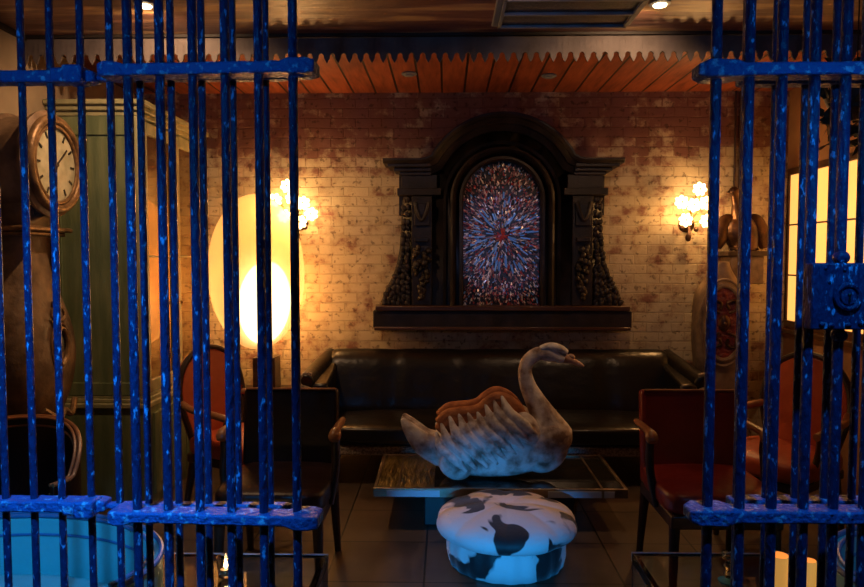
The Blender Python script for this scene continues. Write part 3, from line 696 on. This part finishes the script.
spoon((1.80, 3.75, 0), math.radians(-52), 'orange-red round-backed armchair under the glowing window at right')

# ================================================================ tub chairs
def tub(loc, rz, mats, label, rx=.52, ry=.42, zt=.64, drop=.02, band=.055, group=None):
    t = thing('tub_chair', label, 'chair', loc, rz, group)
    shell, welt = mats
    def pt(a, r, z): return Vector((rx * r * math.cos(a), ry * r * math.sin(a), z))
    A0, A1, n = math.radians(-22), math.radians(202), 48
    def ring_shell(mb, ri, ro, z0, zf):
        R = []
        for k in range(n + 1):
            a = A0 + (A1 - A0) * k / n; z1 = zf(a)
            R.append([mb.bm.verts.new(pt(a, ri, z0)), mb.bm.verts.new(pt(a, ro * .96, z0)), mb.bm.verts.new(pt(a, ro, z1 * .7)), mb.bm.verts.new(pt(a, ro, z1)), mb.bm.verts.new(pt(a, ri, z1)), mb.bm.verts.new(pt(a, ri, z1 * .7))])
        for A, B in zip(R, R[1:]):
            for k in range(6): mb.bm.faces.new((A[k], A[(k + 1) % 6], B[(k + 1) % 6], B[k]))
        mb.bm.faces.new(R[0]); mb.bm.faces.new(R[-1][::-1])
    def top(a): return zt - drop * (1 - max(0, math.sin(a))) ** 1.5
    mb = MB(); ring_shell(mb, .93, 1.0, .10, lambda a: top(a) - .008); mb.build('backrest', shell, t, bevel=.01)
    mb = MB()
    mb.tube([pt(A0 + (A1 - A0) * k / n, .995, top(A0 + (A1 - A0) * k / n)) for k in range(n + 1)], .009, 8)
    mb.tube([pt(A0 + (A1 - A0) * k / n, .935, top(A0 + (A1 - A0) * k / n) - .002) for k in range(n + 1)], .007, 8)
    mb.tube([pt(A0 + (A1 - A0) * k / n, .928, top(A0 + (A1 - A0) * k / n) - band) for k in range(n + 1)], .005, 8)
    mb.build('piping', welt, t)
    mb = MB(); mb.lathe([(.02, .36), (.4, .375), (.75, .37), (.84, .35), (.86, .32), (.86, .26), (.8, .25)], seg=48, sc=(rx, ry)); mb.build('seat', shell, t)
    mb = MB(); mb.lathe([(.8, .10), (.84, .12), (.84, .25), (.8, .26)], seg=48, sc=(rx, ry)); mb.build('base', shell, t)
    for a in (45, 135, 225, 315):
        p = pt(math.radians(a), .8, 0); MB().cyl((p.x, p.y, 0), (p.x, p.y, .11), .016, .024, 10).build('leg', 'wood_dark', t)
    return t
tub((-1.485, 2.12, 0), 0, ('teal', 'teal_dark'), 'turquoise leather tub chair just inside the bars at bottom left', rx=.58, ry=.40, zt=.555, drop=.01, band=.07, group='turquoise tub chairs')
tub((1.80, 2.12, 0), 0, ('teal', 'teal_dark'), 'turquoise leather tub chair just inside the bars at bottom right', rx=.60, ry=.40, zt=.555, drop=.01, band=.07, group='turquoise tub chairs')
p = onz(5, 415, .74)
tub((-1.97, p.y - .32, 0), 0, ('darkbrown_shaded', 'wood_arm'), 'dark brown tub chair with wood-toned rim lines, below the brown longcase clock', rx=.34, ry=.30, zt=.74, drop=.20, band=.04)

# ================================================================ clear side tables and candles
def acrylic_table(x0, x1, y0, y1, z, label):
    t = thing('acrylic_table', label, 'table', ((x0 + x1) / 2, (y0 + y1) / 2, 0), 0, 'clear acrylic side tables')
    wx, wy = (x1 - x0) / 2, (y1 - y0) / 2
    MB().span((-wx, -wy, z - .035), (wx, wy, z)).build('table_top', 'acrylic', t, bevel=.003)
    for sx in (-1, 1):
        MB().span((sx * wx, -wy, 0), (sx * (wx - .03), wy, z - .0355)).build('side_panel', 'acrylic', t, bevel=.003)
    MB().span((-wx, wy, z - .036), (wx, wy + .012, z + .001)).build('edge_trim', 'table_apron', t, bevel=.002)
    MB().span((-wx + .031, -wy + .05, .10), (wx - .031, wy - .02, .12)).build('shelf', 'table_glass', t)
    return t
AZ = .30
a0 = onz(157, 555, AZ); a1 = onz(328, 555, AZ)
acrylic_table(a0.x + .02, a1.x, 2.47, a1.y, AZ, 'clear acrylic table left of the pouf, in front of the left armchair')
b0 = onz(632, 553, AZ); b1 = onz(800, 553, AZ)
acrylic_table(b0.x, b1.x, 2.47, b0.y, AZ, 'clear acrylic table right of the pouf, in front of the red armchair')
def tumbler(px, py, label, tall=.075, r=.033, foot=None):
    p = onz(px, py, AZ)
    t = thing('candle_holder', label, 'candle holder', (p.x, p.y, AZ + .001))
    MB().lathe([(r * .8, 0), (r * .85, .002), (r, tall), (r - .004, tall), (r * .78, .010), (.001, .009)], seg=24).build('glass_cup', 'glass', t)
    MB().lathe([(r * .6, .012), (r * .6, .03), (.004, .031)], seg=16).build('candle', 'clock_cream', t)
    MB().lathe([(.001, .031), (.008, .04), (.006, .052), (.001, .066)], seg=12).build('flame', 'flame', t)
    light('candle_glow', 'POINT', (p.x, p.y, AZ + .10), .35, (1, .55, .2), shadow_soft_size=.012)
    return t
tumbler(226, 576, 'small glass candle holder with a lit candle on the left clear table')
# tall clear candlestick with cyan foot
p = onz(728, 582, AZ)
t = thing('glass_candlestick', 'clear glass candlestick with cyan foot on the right clear table', 'candle holder', (p.x, p.y, AZ + .001))
MB().lathe([(.035, 0), (.036, .006), (.012, .016)], seg=24).build('foot', 'cyan_glass', t)
MB().lathe([(.010, .016), (.016, .03), (.008, .045), (.018, .06), (.010, .078), (.022, .09), (.024, .11), (.020, .11), (.018, .094), (.002, .092)], seg=24).build('stem', 'glass', t)
for px, py, r, lb in ((778, 594, .034, 'left'), (808, 600, .024, 'right')):
    p = onz(px, py, AZ)
    t = thing('amber_lantern', 'glowing amber glass candle cylinder, %s one of the pair on the right clear table' % lb, 'lantern', (p.x, p.y, AZ + .001), 0, 'amber candle cylinders')
    MB().lathe([(r * .9, 0), (r, .006), (r, .135), (r * .94, .142), (r * .9, .135), (r * .88, .01), (.001, .009)], seg=28).build('glass_cylinder', 'amber', t)
    MB().lathe([(r * .5, .0105), (r * .5, .05), (.003, .051)], seg=16).build('candle', 'clock_cream', t)

# ================================================================ green cabinet on the left
CY0, CY1, CXF = 4.13, 5.20, -1.80
cb = thing('display_cabinet', 'tall green painted display cabinet with glass doors against the left wall', 'cabinet', (XL + .005, CY0, 0))
cw = CXF - XL - .01; cdp = CY1 - CY0; zc1 = 2.36
MB().span((0, 0, .62), (cw - .02, cdp, zc1)).build('upper_body', 'green', cb, bevel=.004)
MB().span((0, -.03, 0), (cw + .03, cdp, .60)).build('lower_body', 'green', cb, bevel=.004)
mb = MB()
for z, o_, h in ((.60, .045, .03), (.63, .025, .025), (.655, .012, .02)): mb.span((0, -o_, z), (cw + o_ - .01, cdp, z + h))
mb.build('waist_moulding', 'green_pale', cb, bevel=.006)
mb = MB()
for z, o_, h in ((zc1 - .03, .012, .03), (zc1, .035, .03), (zc1 + .03, .06, .03)): mb.span((0, -o_, z), (cw + o_ - .01, cdp, z + h))
mb.build('cornice', 'green_pale', cb, bevel=.006)
mb = MB()   # side panel framing
mb.span((0, -.012, .675), (.06, 0, zc1 - .03)).span((cw - .08, -.012, .675), (cw - .02, 0, zc1 - .03)).span((.06, -.012, zc1 - .14), (cw - .08, 0, zc1 - .03)).span((.06, -.012, .675), (cw - .08, 0, .75))
mb.build('side_frame', 'green', cb, bevel=.004)
mb = MB(); mb.span((cw - .03, -.014, .675), (cw - .008, 0, zc1 - .03)); mb.build('corner_bead', 'green_pale', cb, bevel=.005)
for k in range(2):
    y0 = .03 + k * (cdp - .06) / 2; y1 = y0 + (cdp - .06) / 2 - .01
    mb = MB(); x0, x1 = cw - .019, cw + .008
    mb.span((x0, y0, .68), (x1, y0 + .05, zc1 - .05)).span((x0, y1 - .05, .68), (x1, y1, zc1 - .05)).span((x0, y0 + .05, .68), (x1, y1 - .05, .75)).span((x0, y0 + .05, zc1 - .12), (x1, y1 - .05, zc1 - .05))
    mb.span((x0 + .005, y0 + .05, 1.50), (x1 - .004, y1 - .05, 1.512))
    d = mb.build('door', 'green_pale', cb, bevel=.004)
    MB().span((x0 + .004, y0 + .05, .75), (x0 + .010, y1 - .05, zc1 - .12)).build('glass_pane', 'vitrine', d)
    MB().ell((x1 + .012, y1 - .025 if k == 0 else y0 + .025, 1.2), (.012, .012, .012)).build('knob', 'brass', d)
    mb = MB(); mb.span((cw + .03, y0, .06), (cw + .045, y1, .56)).span((cw + .045, y0 + .05, .12), (cw + .05, y1 - .05, .50)); mb.build('door', 'green', cb, bevel=.004)

# ================================================================ longcase clocks
def longcase(loc, rz, mats, label, sc=1.0, dial=True, group=None):
    """local: faces -y, base at z=0, back at y=0"""
    body, edge = mats
    t = thing('longcase_clock', label, 'clock', loc, rz, group); t.scale = (sc, sc, sc)
    MB().span((-.19, -.30, 0), (.19, 0, .10)).span((-.165, -.28, .10), (.165, 0, .50)).build('plinth', body, t, bevel=.012)
    # waisted body outline (half widths)
    hwz = [(.50, .14), (.56, .16), (.66, .195), (.78, .245), (.90, .27), (1.02, .275), (1.14, .255), (1.26, .215), (1.38, .17), (1.48, .145), (1.56, .135), (1.62, .14)]
    hp = catmull([Vector((a, b, 0)) for a, b in hwz], 4)
    mb = MB(); rings = []
    for v in hp:
        z, hw_ = v.x, v.y; dp = .20 + .10 * max(0, (hw_ - .135) / .14)
        ring = []
        for k in range(17):
            a = PI * k / 16; ring.append(mb.bm.verts.new((-hw_ * math.copysign(abs(math.cos(a)) ** .6, math.cos(a)), -dp * abs(math.sin(a)) ** .45, z)))
        rings.append(ring)
    for A, B in zip(rings, rings[1:]):
        for k in range(16): mb.bm.faces.new((A[k], A[k + 1], B[k + 1], B[k]))
        mb.bm.faces.new((A[16], A[0], B[0], B[16]))
    mb.bm.faces.new(rings[0]); mb.bm.faces.new(rings[-1])
    mb.build('trunk', body, t, sharp=60)
    mb = MB()
    mb.span((-.21, -.27, 1.635), (.21, 0, 1.66)).span((-.18, -.245, 1.612), (.18, 0, 1.635)).build('ledge', edge, t, bevel=.008)
    mb = MB(); mb.tube(catmull([(-.15, -.285, .72), (-.06, -.315, .66), (0, -.31, .69), (.06, -.315, .66), (.15, -.285, .72)], 5), .016, 8)
    mb.tube(catmull([(-.13, -.24, .58), (0, -.262, .56), (.13, -.24, .58)], 5), .012, 8); mb.build('apron_carving', edge, t)
    mb = MB(); pr = []
    for z, w_ in ((1.66, .15), (1.72, .135), (1.78, .13), (1.84, .15)): pr.append((z, w_))
    for (z0, w0), (z1, w1) in zip(pr, pr[1:]):
        mb.prism([(-w0, z0), (w0, z0), (w1, z1), (-w1, z1)], .22, lambda u, v, w_: Vector((u, -.23 + w_, v)))
    mb.build('neck', body, t)
    zc = 1.985
    mb = MB(); mb.lathe([(.24, 0), (.262, -.01), (.262, -.04), (.245, -.055), (.245, -.20), (.27, -.215), (.275, -.235), (.255, -.25), (.2, -.255)], (0, -.04, zc), 48, ax='Y')
    mb.build('hood', body, t)
    mb = MB(); mb.tube([(.232 * math.cos(2 * PI * k / 40), -.30, zc + .232 * math.sin(2 * PI * k / 40)) for k in range(40)], .024, 10, closed=True)
    mb.tube([(.198 * math.cos(2 * PI * k / 40), -.305, zc + .198 * math.sin(2 * PI * k / 40)) for k in range(40)], .010, 8, closed=True)
    mb.build('bezel', edge, t)
    mb = MB(); mb.lathe([(.196, 0), (.196, -.01), (.001, -.011)], (0, -.288, zc), 48, ax='Y'); d = mb.build('dial', 'dial', t)
    for k in range(12):
        a = 2 * PI * k / 12
        MB().box((math.sin(a) * .16, -.301, zc + math.cos(a) * .16), (.010, .004, .034), (0, a, 0)).build('numeral', 'black', d)
    mb = MB()
    for a, l, w_ in ((math.radians(48), .13, .009), (math.radians(200), .09, .012)):
        mb.box((math.sin(a) * l / 2, -.308, zc + math.cos(a) * l / 2), (w_, .003, l), (0, a, 0))
    mb.lathe([(.014, 0), (.012, -.006), (.001, -.007)], (0, -.306, zc), 16, ax='Y'); mb.build('hands', 'black', d)
    mb = MB(); mb.tube([(.062 * math.cos(2 * PI * k / 32), -.302, 1.03 + .095 * math.sin(2 * PI * k / 32)) for k in range(32)], .014, 8, closed=True)
    mb.tube([(.085 * math.cos(2 * PI * k / 32), -.298, 1.03 + .12 * math.sin(2 * PI * k / 32)) for k in range(32)], .008, 8, closed=True)
    for sx in (-1, 1): mb.tube(catmull([(sx * .02, -.295, 1.16), (sx * .06, -.292, 1.19), (sx * .04, -.285, 1.23), (0, -.285, 1.20), (sx * -.01, -.27, 1.27)], 4), .009, 8)
    w_ = mb.build('bull_eye_frame', edge, t)
    MB().lathe([(.06, 0), (.06, -.006), (.001, -.010)], (0, -.292, 1.03), 32, ax='Y', sc=(1, 1.55)).build('bull_eye_glass', 'black', w_)
    return t
longcase((XL + .01, 3.65, 0), math.radians(90), ('clock_wood', 'gilt'), 'brown waisted longcase clock with cream dial standing against the left wall')

# red-windowed pale case by the back wall, right of the sconce
RX = at(724, 300, 5.1).x
rc = thing('pale_longcase', 'cream painted waisted case with a red carved oval window, right of the sofa', 'clock case', (RX, YB - .10, 0), math.radians(-13))
def rz_(py): return at(721, py, 5.05).z
MB().span((-.22, -.30, 0), (.22, 0, .10)).span((-.18, -.27, .10), (.18, 0, .48)).build('plinth', 'clock_cream', rc, bevel=.01)
hp = catmull([Vector(v) for v in [(.48, .15, 0), (rz_(395), .13, 0), (rz_(370), .165, 0), (rz_(345), .185, 0), (rz_(318), .185, 0), (rz_(295), .17, 0), (rz_(280), .11, 0), (rz_(270), .07, 0), (rz_(262), .05, 0)]], 5)
mb = MB(); rings = []
for v in hp:
    dp = .17 + .08 * min(1, v.y / .25)
    rings.append([mb.bm.verts.new((-v.y * math.copysign(abs(math.cos(PI * k / 16)) ** .7, math.cos(PI * k / 16)), -dp * abs(math.sin(PI * k / 16)) ** .4, v.x)) for k in range(17)])
for A, B in zip(rings, rings[1:]):
    for k in range(16): mb.bm.faces.new((A[k], A[k + 1], B[k + 1], B[k]))
    mb.bm.faces.new((A[16], A[0], B[0], B[16]))
mb.bm.faces.new(rings[0]); mb.bm.faces.new(rings[-1]); mb.build('trunk', 'clock_cream', rc, sharp=60)
zc = (rz_(285) + rz_(358)) / 2; hh = (rz_(285) - rz_(358)) / 2
mb = MB(); 
for s_, r_ in ((1.0, .017), (1.16, .010)):
    mb.tube([(.135 * s_ * math.cos(2 * PI * k / 40), -.262, zc + hh * s_ * math.sin(2 * PI * k / 40)) for k in range(40)], r_, 8, closed=True)
wf = mb.build('window_frame', 'clock_cream', rc)
MB().lathe([(.134, 0), (.134, -.01), (.001, -.014)], (0, -.25, zc), 40, ax='Y', sc=(1, hh / .134)).build('red_panel', 'redcarve', wf)
mb = MB(); rnd = random.Random(5)
mb.ell((.0, -.285, zc), (.04, .02, .06)); mb.ell((0, -.305, zc - .005), (.012, .012, .018))
for sx in (-1, 1):
    mb.tube(catmull([(sx * .03, -.275, zc + .07), (sx * .08, -.28, zc + .10), (sx * .07, -.275, zc + .16), (sx * .02, -.275, zc + .14), (sx * .03, -.275, zc + .10)], 4), .010, 8)
    mb.tube(catmull([(sx * .03, -.275, zc - .07), (sx * .08, -.28, zc - .10), (sx * .07, -.275, zc - .17), (sx * .02, -.275, zc - .15), (sx * .03, -.275, zc - .11)], 4), .010, 8)
tag(mb.build('mask_carving', 'bronze', wf), 'small dark carved face among scrolls')
# bracket with a bronze bird, to the right above the case
SXP = at(741, 260, 5.1)
pb = thing('wall_bracket', 'pale block shelf fixed to the brick wall above the red-windowed case', 'shelf', (SXP.x + .04, YB, 0))
MB().span((-.12, -.22, at(741, 284, 5.1).z), (.12, 0, at(741, 256, 5.1).z)).build('block', 'clock_cream', pb, bevel=.01)
MB().span((-.15, -.25, at(741, 256, 5.1).z), (.15, 0, at(741, 251, 5.1).z)).build('shelf', 'wood_dark', pb, bevel=.005)
bt = at(741, 251, 5.1).z
bd = thing('bronze_bird', 'dark bronze bird figure standing on the pale wall shelf by the right sconce', 'sculpture', (SXP.x + .02, YB - .13, bt))
mb = MB()
mb.tube(catmull([(.02, 0, .0), (.03, 0, .10), (.02, 0, .18), (-.02, 0, .27), (-.04, 0, .36), (-.055, -.01, .42)], 5), [.10 - .0012 * k if k < 9 else max(.028, .10 - .0060 * (k - 7)) for k in range(26)], 16)
mb.ell((.0, 0, .13), (.12, .08, .13)); mb.ell((-.062, -.02, .435), (.036, .034, .034)); mb.tube([(-.08, -.02, .435), (-.125, -.03, .42)], [.016, .003], 8)
mb.build('body', 'bronze', bd, remesh=.008)
for sx in (-1, 1):
    mb = MB(); mb.tube(catmull([(sx * .05, 0, .24), (sx * .11, .0, .21), (sx * .15, -.01, .10), (sx * .17, -.01, .02)], 5), [.028 + .036 * math.sin(PI * k / 15) for k in range(16)], 10, flat=((0, 1, 0), .5)); mb.build('wing', 'bronze', bd)
    mb = MB()
    for j in (-1, 0, 1): mb.tube([(sx * .07, 0, .015), (sx * .07 + j * .03, -.08, .012)], [.014, .007], 8)
    mb.build('foot', 'bronze', bd)

# ================================================================ sconces
def sconce(px, py, pts, label):
    c = at(px, py, YB - .12)
    t = thing('flower_sconce', label, 'wall lamp', (c.x, YB, c.z), 0, 'flower sconces on the brick wall')
    MB().lathe([(.055, 0), (.06, -.008), (.045, -.02), (.02, -.03), (.012, -.05)], (0, 0, -.10), 24, ax='Y').build('back_plate', 'bronze', t)
    mb = MB(); mb.tube(catmull([(0, -.05, -.10), (0, -.07, -.15), (-.01, -.09, -.19), (0, -.07, -.22)], 4), .012, 8)
    mb.ell((-.01, -.08, -.20), (.022, .022, .03)); mb.ell((.05, -.07, -.14), (.018, .018, .02)); mb.ell((-.055, -.07, -.13), (.018, .018, .02)); mb.build('pendant', 'bronze', t)
    for (a, b) in pts:
        p = at(a, b, YB - .14); x, z = p.x - c.x, p.z - c.z
        mb = MB(); mb.tube(catmull([(0, -.04, -.10), (x * .4, -.06, -.06 + z * .3), (x, -.10, z)], 4), .006, 6); st = mb.build('arm', 'brass', t)
        mb = MB()
        for k in range(7):
            an = 2 * PI * k / 7 + a
            mb.ell((x + .028 * math.cos(an), -.135, z + .028 * math.sin(an)), (.025, .011, .017), (0, -an, 0), 10, 6)
        f = mb.build('flower', 'petal', t)
        MB().ell((x, -.152, z), (.008, .008, .008), None, 8, 6).build('flower_centre', 'bronze', f)
    light('sconce_glow', 'POINT', (c.x, YB - .17, c.z), SCP, WARM, shadow_soft_size=.05)
    return t
SCP = 13
sconce(692, 210, [(700, 189), (682, 202), (706, 203), (686, 220), (707, 221), (694, 205)], 'lit sconce of glowing white flowers right of the overmantel')
sconce(297, 208, [(287, 186), (275, 200), (303, 203), (311, 214), (284, 216), (300, 222), (292, 198)], 'lit sconce of glowing white flowers left of the overmantel, behind the bars')

# ================================================================ egg lamp on its stand
LY = 5.0; lc = at(256, 272, LY)
lt = thing('oval_lamp', 'huge glowing oval lamp on a dark box by the back wall, left', 'lamp', (lc.x, LY, 0))
bz1, bz0 = at(264, 356, LY).z, at(264, 389, LY).z
hz = 78 * LY / F; hx = 49 * LY / F
mb = MB(); prof = []
for k in range(25):
    a = PI * k / 24; prof.append((max(.001, math.sin(a) * hx), lc.z - hz * math.cos(a)))
mb.lathe(prof, (0, 0, 0), 40, sc=(1, .32)); mb.build('lamp_shade', 'shade', lt)
mb = MB(); mb.ell((.06, -.01, lc.z - .22), (.19, .03, .30), (0, .12, 0), 24, 16); mb.build('bulb', 'core', lt)
MB().span((-.01, -.09, bz0), (.15, .09, bz1)).build('lamp_base', 'ledge', lt, bevel=.006)
MB().cyl((.06, 0, bz1 - .01), (.04, 0, lc.z - hz + .05), .02, .03).build('socket', 'brass', lt)
light('oval_lamp_glow', 'POINT', (lc.x + .05, LY + .07, lc.z - .15), 11, WARM, shadow_soft_size=.03)
st = thing('side_table', 'dark wooden side table under the oval lamp', 'table', (lc.x + .06, LY - .02, 0))
MB().span((-.24, -.2, bz0 - .03), (.24, .2, bz0 - .001)).build('table_top', 'wood_dark', st, bevel=.005)
MB().span((-.21, -.17, bz0 - .10), (.21, .17, bz0 - .031)).build('apron', 'wood_dark', st)
for sx in (-1, 1):
    for sy in (-1, 1): MB().span((sx * .17, sy * .13, 0), (sx * .205, sy * .165, bz0 - .10)).build('leg', 'wood_dark', st)

# ================================================================ ceiling fittings
AZC = H - .10
e0, e1 = onz(491, 27, AZC), onz(629, 27, AZC)
ac_ = thing('air_conditioner', 'grey metal ceiling air conditioning unit hanging above the room', 'air conditioner', ((e0.x + e1.x) / 2, e0.y - .4, AZC))
W2 = (e1.x - e0.x) / 2
mb = MB(); mb.prism([(-W2, 0), (W2, 0), (W2 - .02, .10), (-W2 + .02, .10)], .8, lambda u, v, w_: Vector((u, -.4 + w_, v))); mb.build('casing', 'ac_metal', ac_, bevel=.008)
mb = MB()
mb.span((-W2 + .04, -.36, -.008), (W2 - .04, .36, -.001)); mb.build('filter', 'ac_dark', ac_)
mb = MB()
for y in (-.36, -.19, -.01, .17, .345): mb.span((-W2 + .03, y, -.022), (W2 - .03, y + .018, -.008))
for x in (-W2 + .03, W2 - .045): mb.span((x, -.37, -.022), (x + .015, .365, -.008))
mb.build('grille', 'ac_metal', ac_, bevel=.002)
def downlight(px, py, lit, label, aim=None, cone=130):
    p = onz(px, py, H)
    t = thing('downlight', label, 'ceiling light', (p.x, p.y, H), 0, 'round ceiling downlights')
    MB().lathe([(.032, -.001), (.05, -.002), (.052, -.010), (.034, -.014)], seg=28).build('ring', 'table_apron' if lit else 'ac_metal', t)
    MB().lathe([(.034, -.012), (.030, -.020), (.001, -.024)], seg=24).build('lens', 'bulb' if lit else 'ac_metal', t)
    if lit:
        light('downlight_beam', 'SPOT', (p.x, p.y, H - .03), lit, (1, .60, .32), aim or (p.x * .55, YB, 1.0), spot_size=math.radians(cone), spot_blend=.7, shadow_soft_size=.02)
downlight(660, 2, 27, 'lit round downlight in the ceiling right of the air conditioning unit')
downlight(145, 3, 44, 'lit round downlight in the ceiling at the far left', (-1.75, 4.7, 1.2), 150)
downlight(549, 75, 0, 'unlit round downlight in the red boards above the overmantel')
downlight(409, 73, 0, 'unlit round downlight in the red boards left of the overmantel arch')
# conduits on the back wall
p = at(735, 120, YB)
cn = thing('conduit', 'pair of dark vertical conduits on the brick wall above the bronze bird', 'pipe', (p.x, YB - .012, 0))
for dx in (0, .035): MB().cyl((dx, 0, 1.98), (dx, 0, H), .008, seg=8).build('pipe', 'wood_dark', cn)
# hanging plant, top right
HP = at(856, 115, 3.0)
hpn = thing('hanging_plant', 'dark trailing plant in a basket hanging from the ceiling, top right', 'plant', (HP.x, 3.0, HP.z))
MB().lathe([(.02, -.02), (.10, .02), (.13, .10), (.12, .10), (.09, .03), (.001, .0)], seg=20).build('basket', 'wood_dark', hpn)
mb = MB()
for k in range(3):
    a = 2 * PI * k / 3; mb.tube([(.125 * math.cos(a), .125 * math.sin(a), .10), (0, 0, H - HP.z)], .003, 6)
mb.build('hanger', 'black', hpn)
mb = MB(); rnd = random.Random(2)
for k in range(260):
    a = rnd.uniform(0, 2 * PI); r = rnd.uniform(.03, .17); z = rnd.uniform(-.12, .2)
    c = Vector((r * math.cos(a), r * math.sin(a), z)); rot = Euler((rnd.uniform(0, 6), rnd.uniform(0, 6), rnd.uniform(0, 6))).to_matrix()
    vs = [mb.bm.verts.new(c + rot @ Vector(v)) for v in ((0, 0, 0), (.018, .022, .003), (0, .062, .006), (-.018, .022, .003))]
    mb.bm.faces.new(vs[:3]); mb.bm.faces.new((vs[0], vs[2], vs[3]))
mb.build('leaves', 'leaf', hpn, smooth=False)

# ================================================================ barred gates
BR = .0118
def bars_part(root, xs, r=BR):
    for x, y, z0, z1 in xs:
        MB().cyl((x, y, z0), (x, y, z1), r, seg=14).build('bar', 'bar', root)
def crossbar(root, p0, p1, z, hgt, dep, knobs=()):
    d = (Vector(p1) - Vector(p0)); ln = d.length; ang = math.atan2(d.y, d.x); c = (Vector(p0) + Vector(p1)) / 2
    n = max(8, int(ln / .02)); mb = MB(); rings = []; rd = random.Random(int(z * 1000) + int(c.x * 100))
    for i in range(n + 1):
        u = -ln / 2 + ln * i / n; w_ = dep / 2 * (1 + rd.uniform(-.07, .07)); h = hgt / 2 * (1 + rd.uniform(-.05, .05))
        if i in (0, n): w_ *= .8; h *= .85
        for (a, b) in knobs:
            if abs(i / n - a) < b: w_ *= 1.35; h *= 1.3
        ring = []
        for sx, sz in ((-1, -1), (1, -1), (1, 1), (-1, 1)):
            ring.append(mb.bm.verts.new(Vector((c.x, c.y, z)) + Matrix.Rotation(ang, 3, 'Z') @ Vector((u, sx * w_, sz * h))))
        rings.append(ring)
    for A, B in zip(rings, rings[1:]):
        for k in range(4): mb.bm.faces.new((A[k], A[(k + 1) % 4], B[(k + 1) % 4], B[k]))
    mb.bm.faces.new(rings[0]); mb.bm.faces.new(rings[-1])
    return mb.build('crossbar', 'crossbar', root, bevel=.004)
YFX = 1.72
# left fixed grille
gl = thing('fixed_grille', 'fixed blue iron bar grille at the far left, behind the hinged gate', 'iron grille')
bars_part(gl, [(at(px, 30, YFX).x, YFX, 0, H) for px in (-9, 20.4, 49.3, 79.7, 109, 139, 170.2, 201, 232, 265)], .0090)
zft, zfb = at(40, 75, YFX - .03).z, at(40, 508, YFX - .03).z
xa, xb = at(-40, 75, YFX).x, at(288, 75, YFX).x
xm = at(98, 75, YFX).x
for z in (zft, zfb):
    crossbar(gl, (xa, YFX), (xm, YFX), z, .028, .052)
    crossbar(gl, (xm, YFX), (xb, YFX), z - .002, .014, .03)
crossbar(gl, (xa, YFX), (xb, YFX), .12, .03, .05); 
for z in (zft, zfb):
    x = at(86, 75, YFX).x; MB().box((x - .012, YFX - .02, z), (.048, .06, .042)).box((x - .05, YFX - .015, z), (.04, .05, .034)).build('hinge_block', 'crossbar', gl, bevel=.006)
# left leaf, standing slightly outwards
def leafline(px, pxa, Ya, pxb, Yb):
    A, B = at(pxa, 300, Ya), at(pxb, 300, Yb); y = Ya + (Yb - Ya) * (px - pxa) / (pxb - pxa)
    return y
ll = thing('barred_gate', 'blue iron barred gate leaf left of the opening', 'gate', group='blue iron gate leaves')
xs = []
for px in (127, 159, 192, 224.5, 258, 292.5):
    y = leafline(px, 100, 1.625, 318, 1.60); xs.append((at(px, 30, y).x, y, .05, 2.55))
bars_part(ll, xs, .0106)
pA, pB = at(103, 67, 1.625), at(317, 67, 1.60)
for z, in ((at(130, 67, 1.58).z,), (at(200, 521, 1.58).z,), (2.5,), (.09,)):
    crossbar(ll, (pA.x, pA.y), (pB.x, pB.y), z, .0255, .056, knobs=((.04, .06), (.93, .075)))
for px, zz in ((292.5, at(130, 67, 1.58).z), (292.5, at(200, 521, 1.58).z)):
    x, y, _, _ = xs[-1]; MB().ell((x + .012, y, zz), (.034, .034, .021), None, 12, 8).build('collar', 'crossbar', ll)
# right fixed grille and leaf
gr = thing('fixed_grille', 'fixed blue iron bar grille at the far right, behind the gate with the lock', 'iron grille')
YR = 1.72
bars_part(gr, [(at(px, 30, YR).x, YR, 0, H) for px in (747, 777, 807, 837, 866, 896)], .0094)
xa, xb = at(738, 75, YR).x, at(910, 75, YR).x
for z in (at(800, 77, YR - .03).z, at(800, 507, YR - .03).z, .12): crossbar(gr, (xa, YR), (xb, YR), z, .026, .05)
rl = thing('barred_gate', 'blue iron barred gate leaf with square lock plate, right of the opening', 'gate', group='blue iron gate leaves')
YL = 1.60
bars_part(rl, [(at(px, 30, YL).x, YL, .05, 2.55) for px in (717, 750, 783, 816, 847, 879)])
xa, xb = at(695, 67, YL).x, at(900, 67, YL).x
for z in (at(720, 68, YL - .03).z, at(720, 518, YL - .03).z, 2.5, .09): crossbar(rl, (xa, YL), (xb, YL), z, .028, .058, knobs=((.05, .05), (.16, .03)))
L0, L1 = at(813, 263, YL - .045), at(881, 330, YL - .045)
cx, cz = (L0.x + L1.x) / 2, (L0.z + L1.z) / 2
lk = MB().span((L0.x, YL - .045, L1.z), (L1.x, YL - .012, L0.z)).build('lock_case', 'bar', rl, bevel=.004)
mb = MB(); mb.tube([(cx + .026 * math.cos(2 * PI * k / 28), YL - .05, cz + .026 * math.sin(2 * PI * k / 28)) for k in range(28)], .006, 8, closed=True)
mb.lathe([(.018, 0), (.017, -.008), (.001, -.010)], (cx, YL - .045, cz), 24, ax='Y'); mb.build('escutcheon', 'bar', lk)
mb = MB(); mb.ell((cx, YL - .055, cz + .004), (.004, .003, .004)); mb.box((cx, YL - .055, cz - .004), (.004, .003, .014)); mb.build('keyhole', 'black', lk)
for px, py in ((822, 324), (831, 325), (848, 325), (861, 323), (874, 324), (826, 268), (830, 282), (845, 270)):
    p = at(px, py, YL - .046); MB().ell((p.x, YL - .046, p.z), (.0075, .006, .006) if py > 300 else (.004, .003, .004), None, 10, 6).build('rivet', 'bar', lk)
bx_ = at(847, 30, YL).x
for pz in (L0.z + .012, L1.z - .016): MB().ell((bx_, YL - .004, pz), (.018, .018, .016), None, 12, 8).build('weld_bead', 'bar', lk)
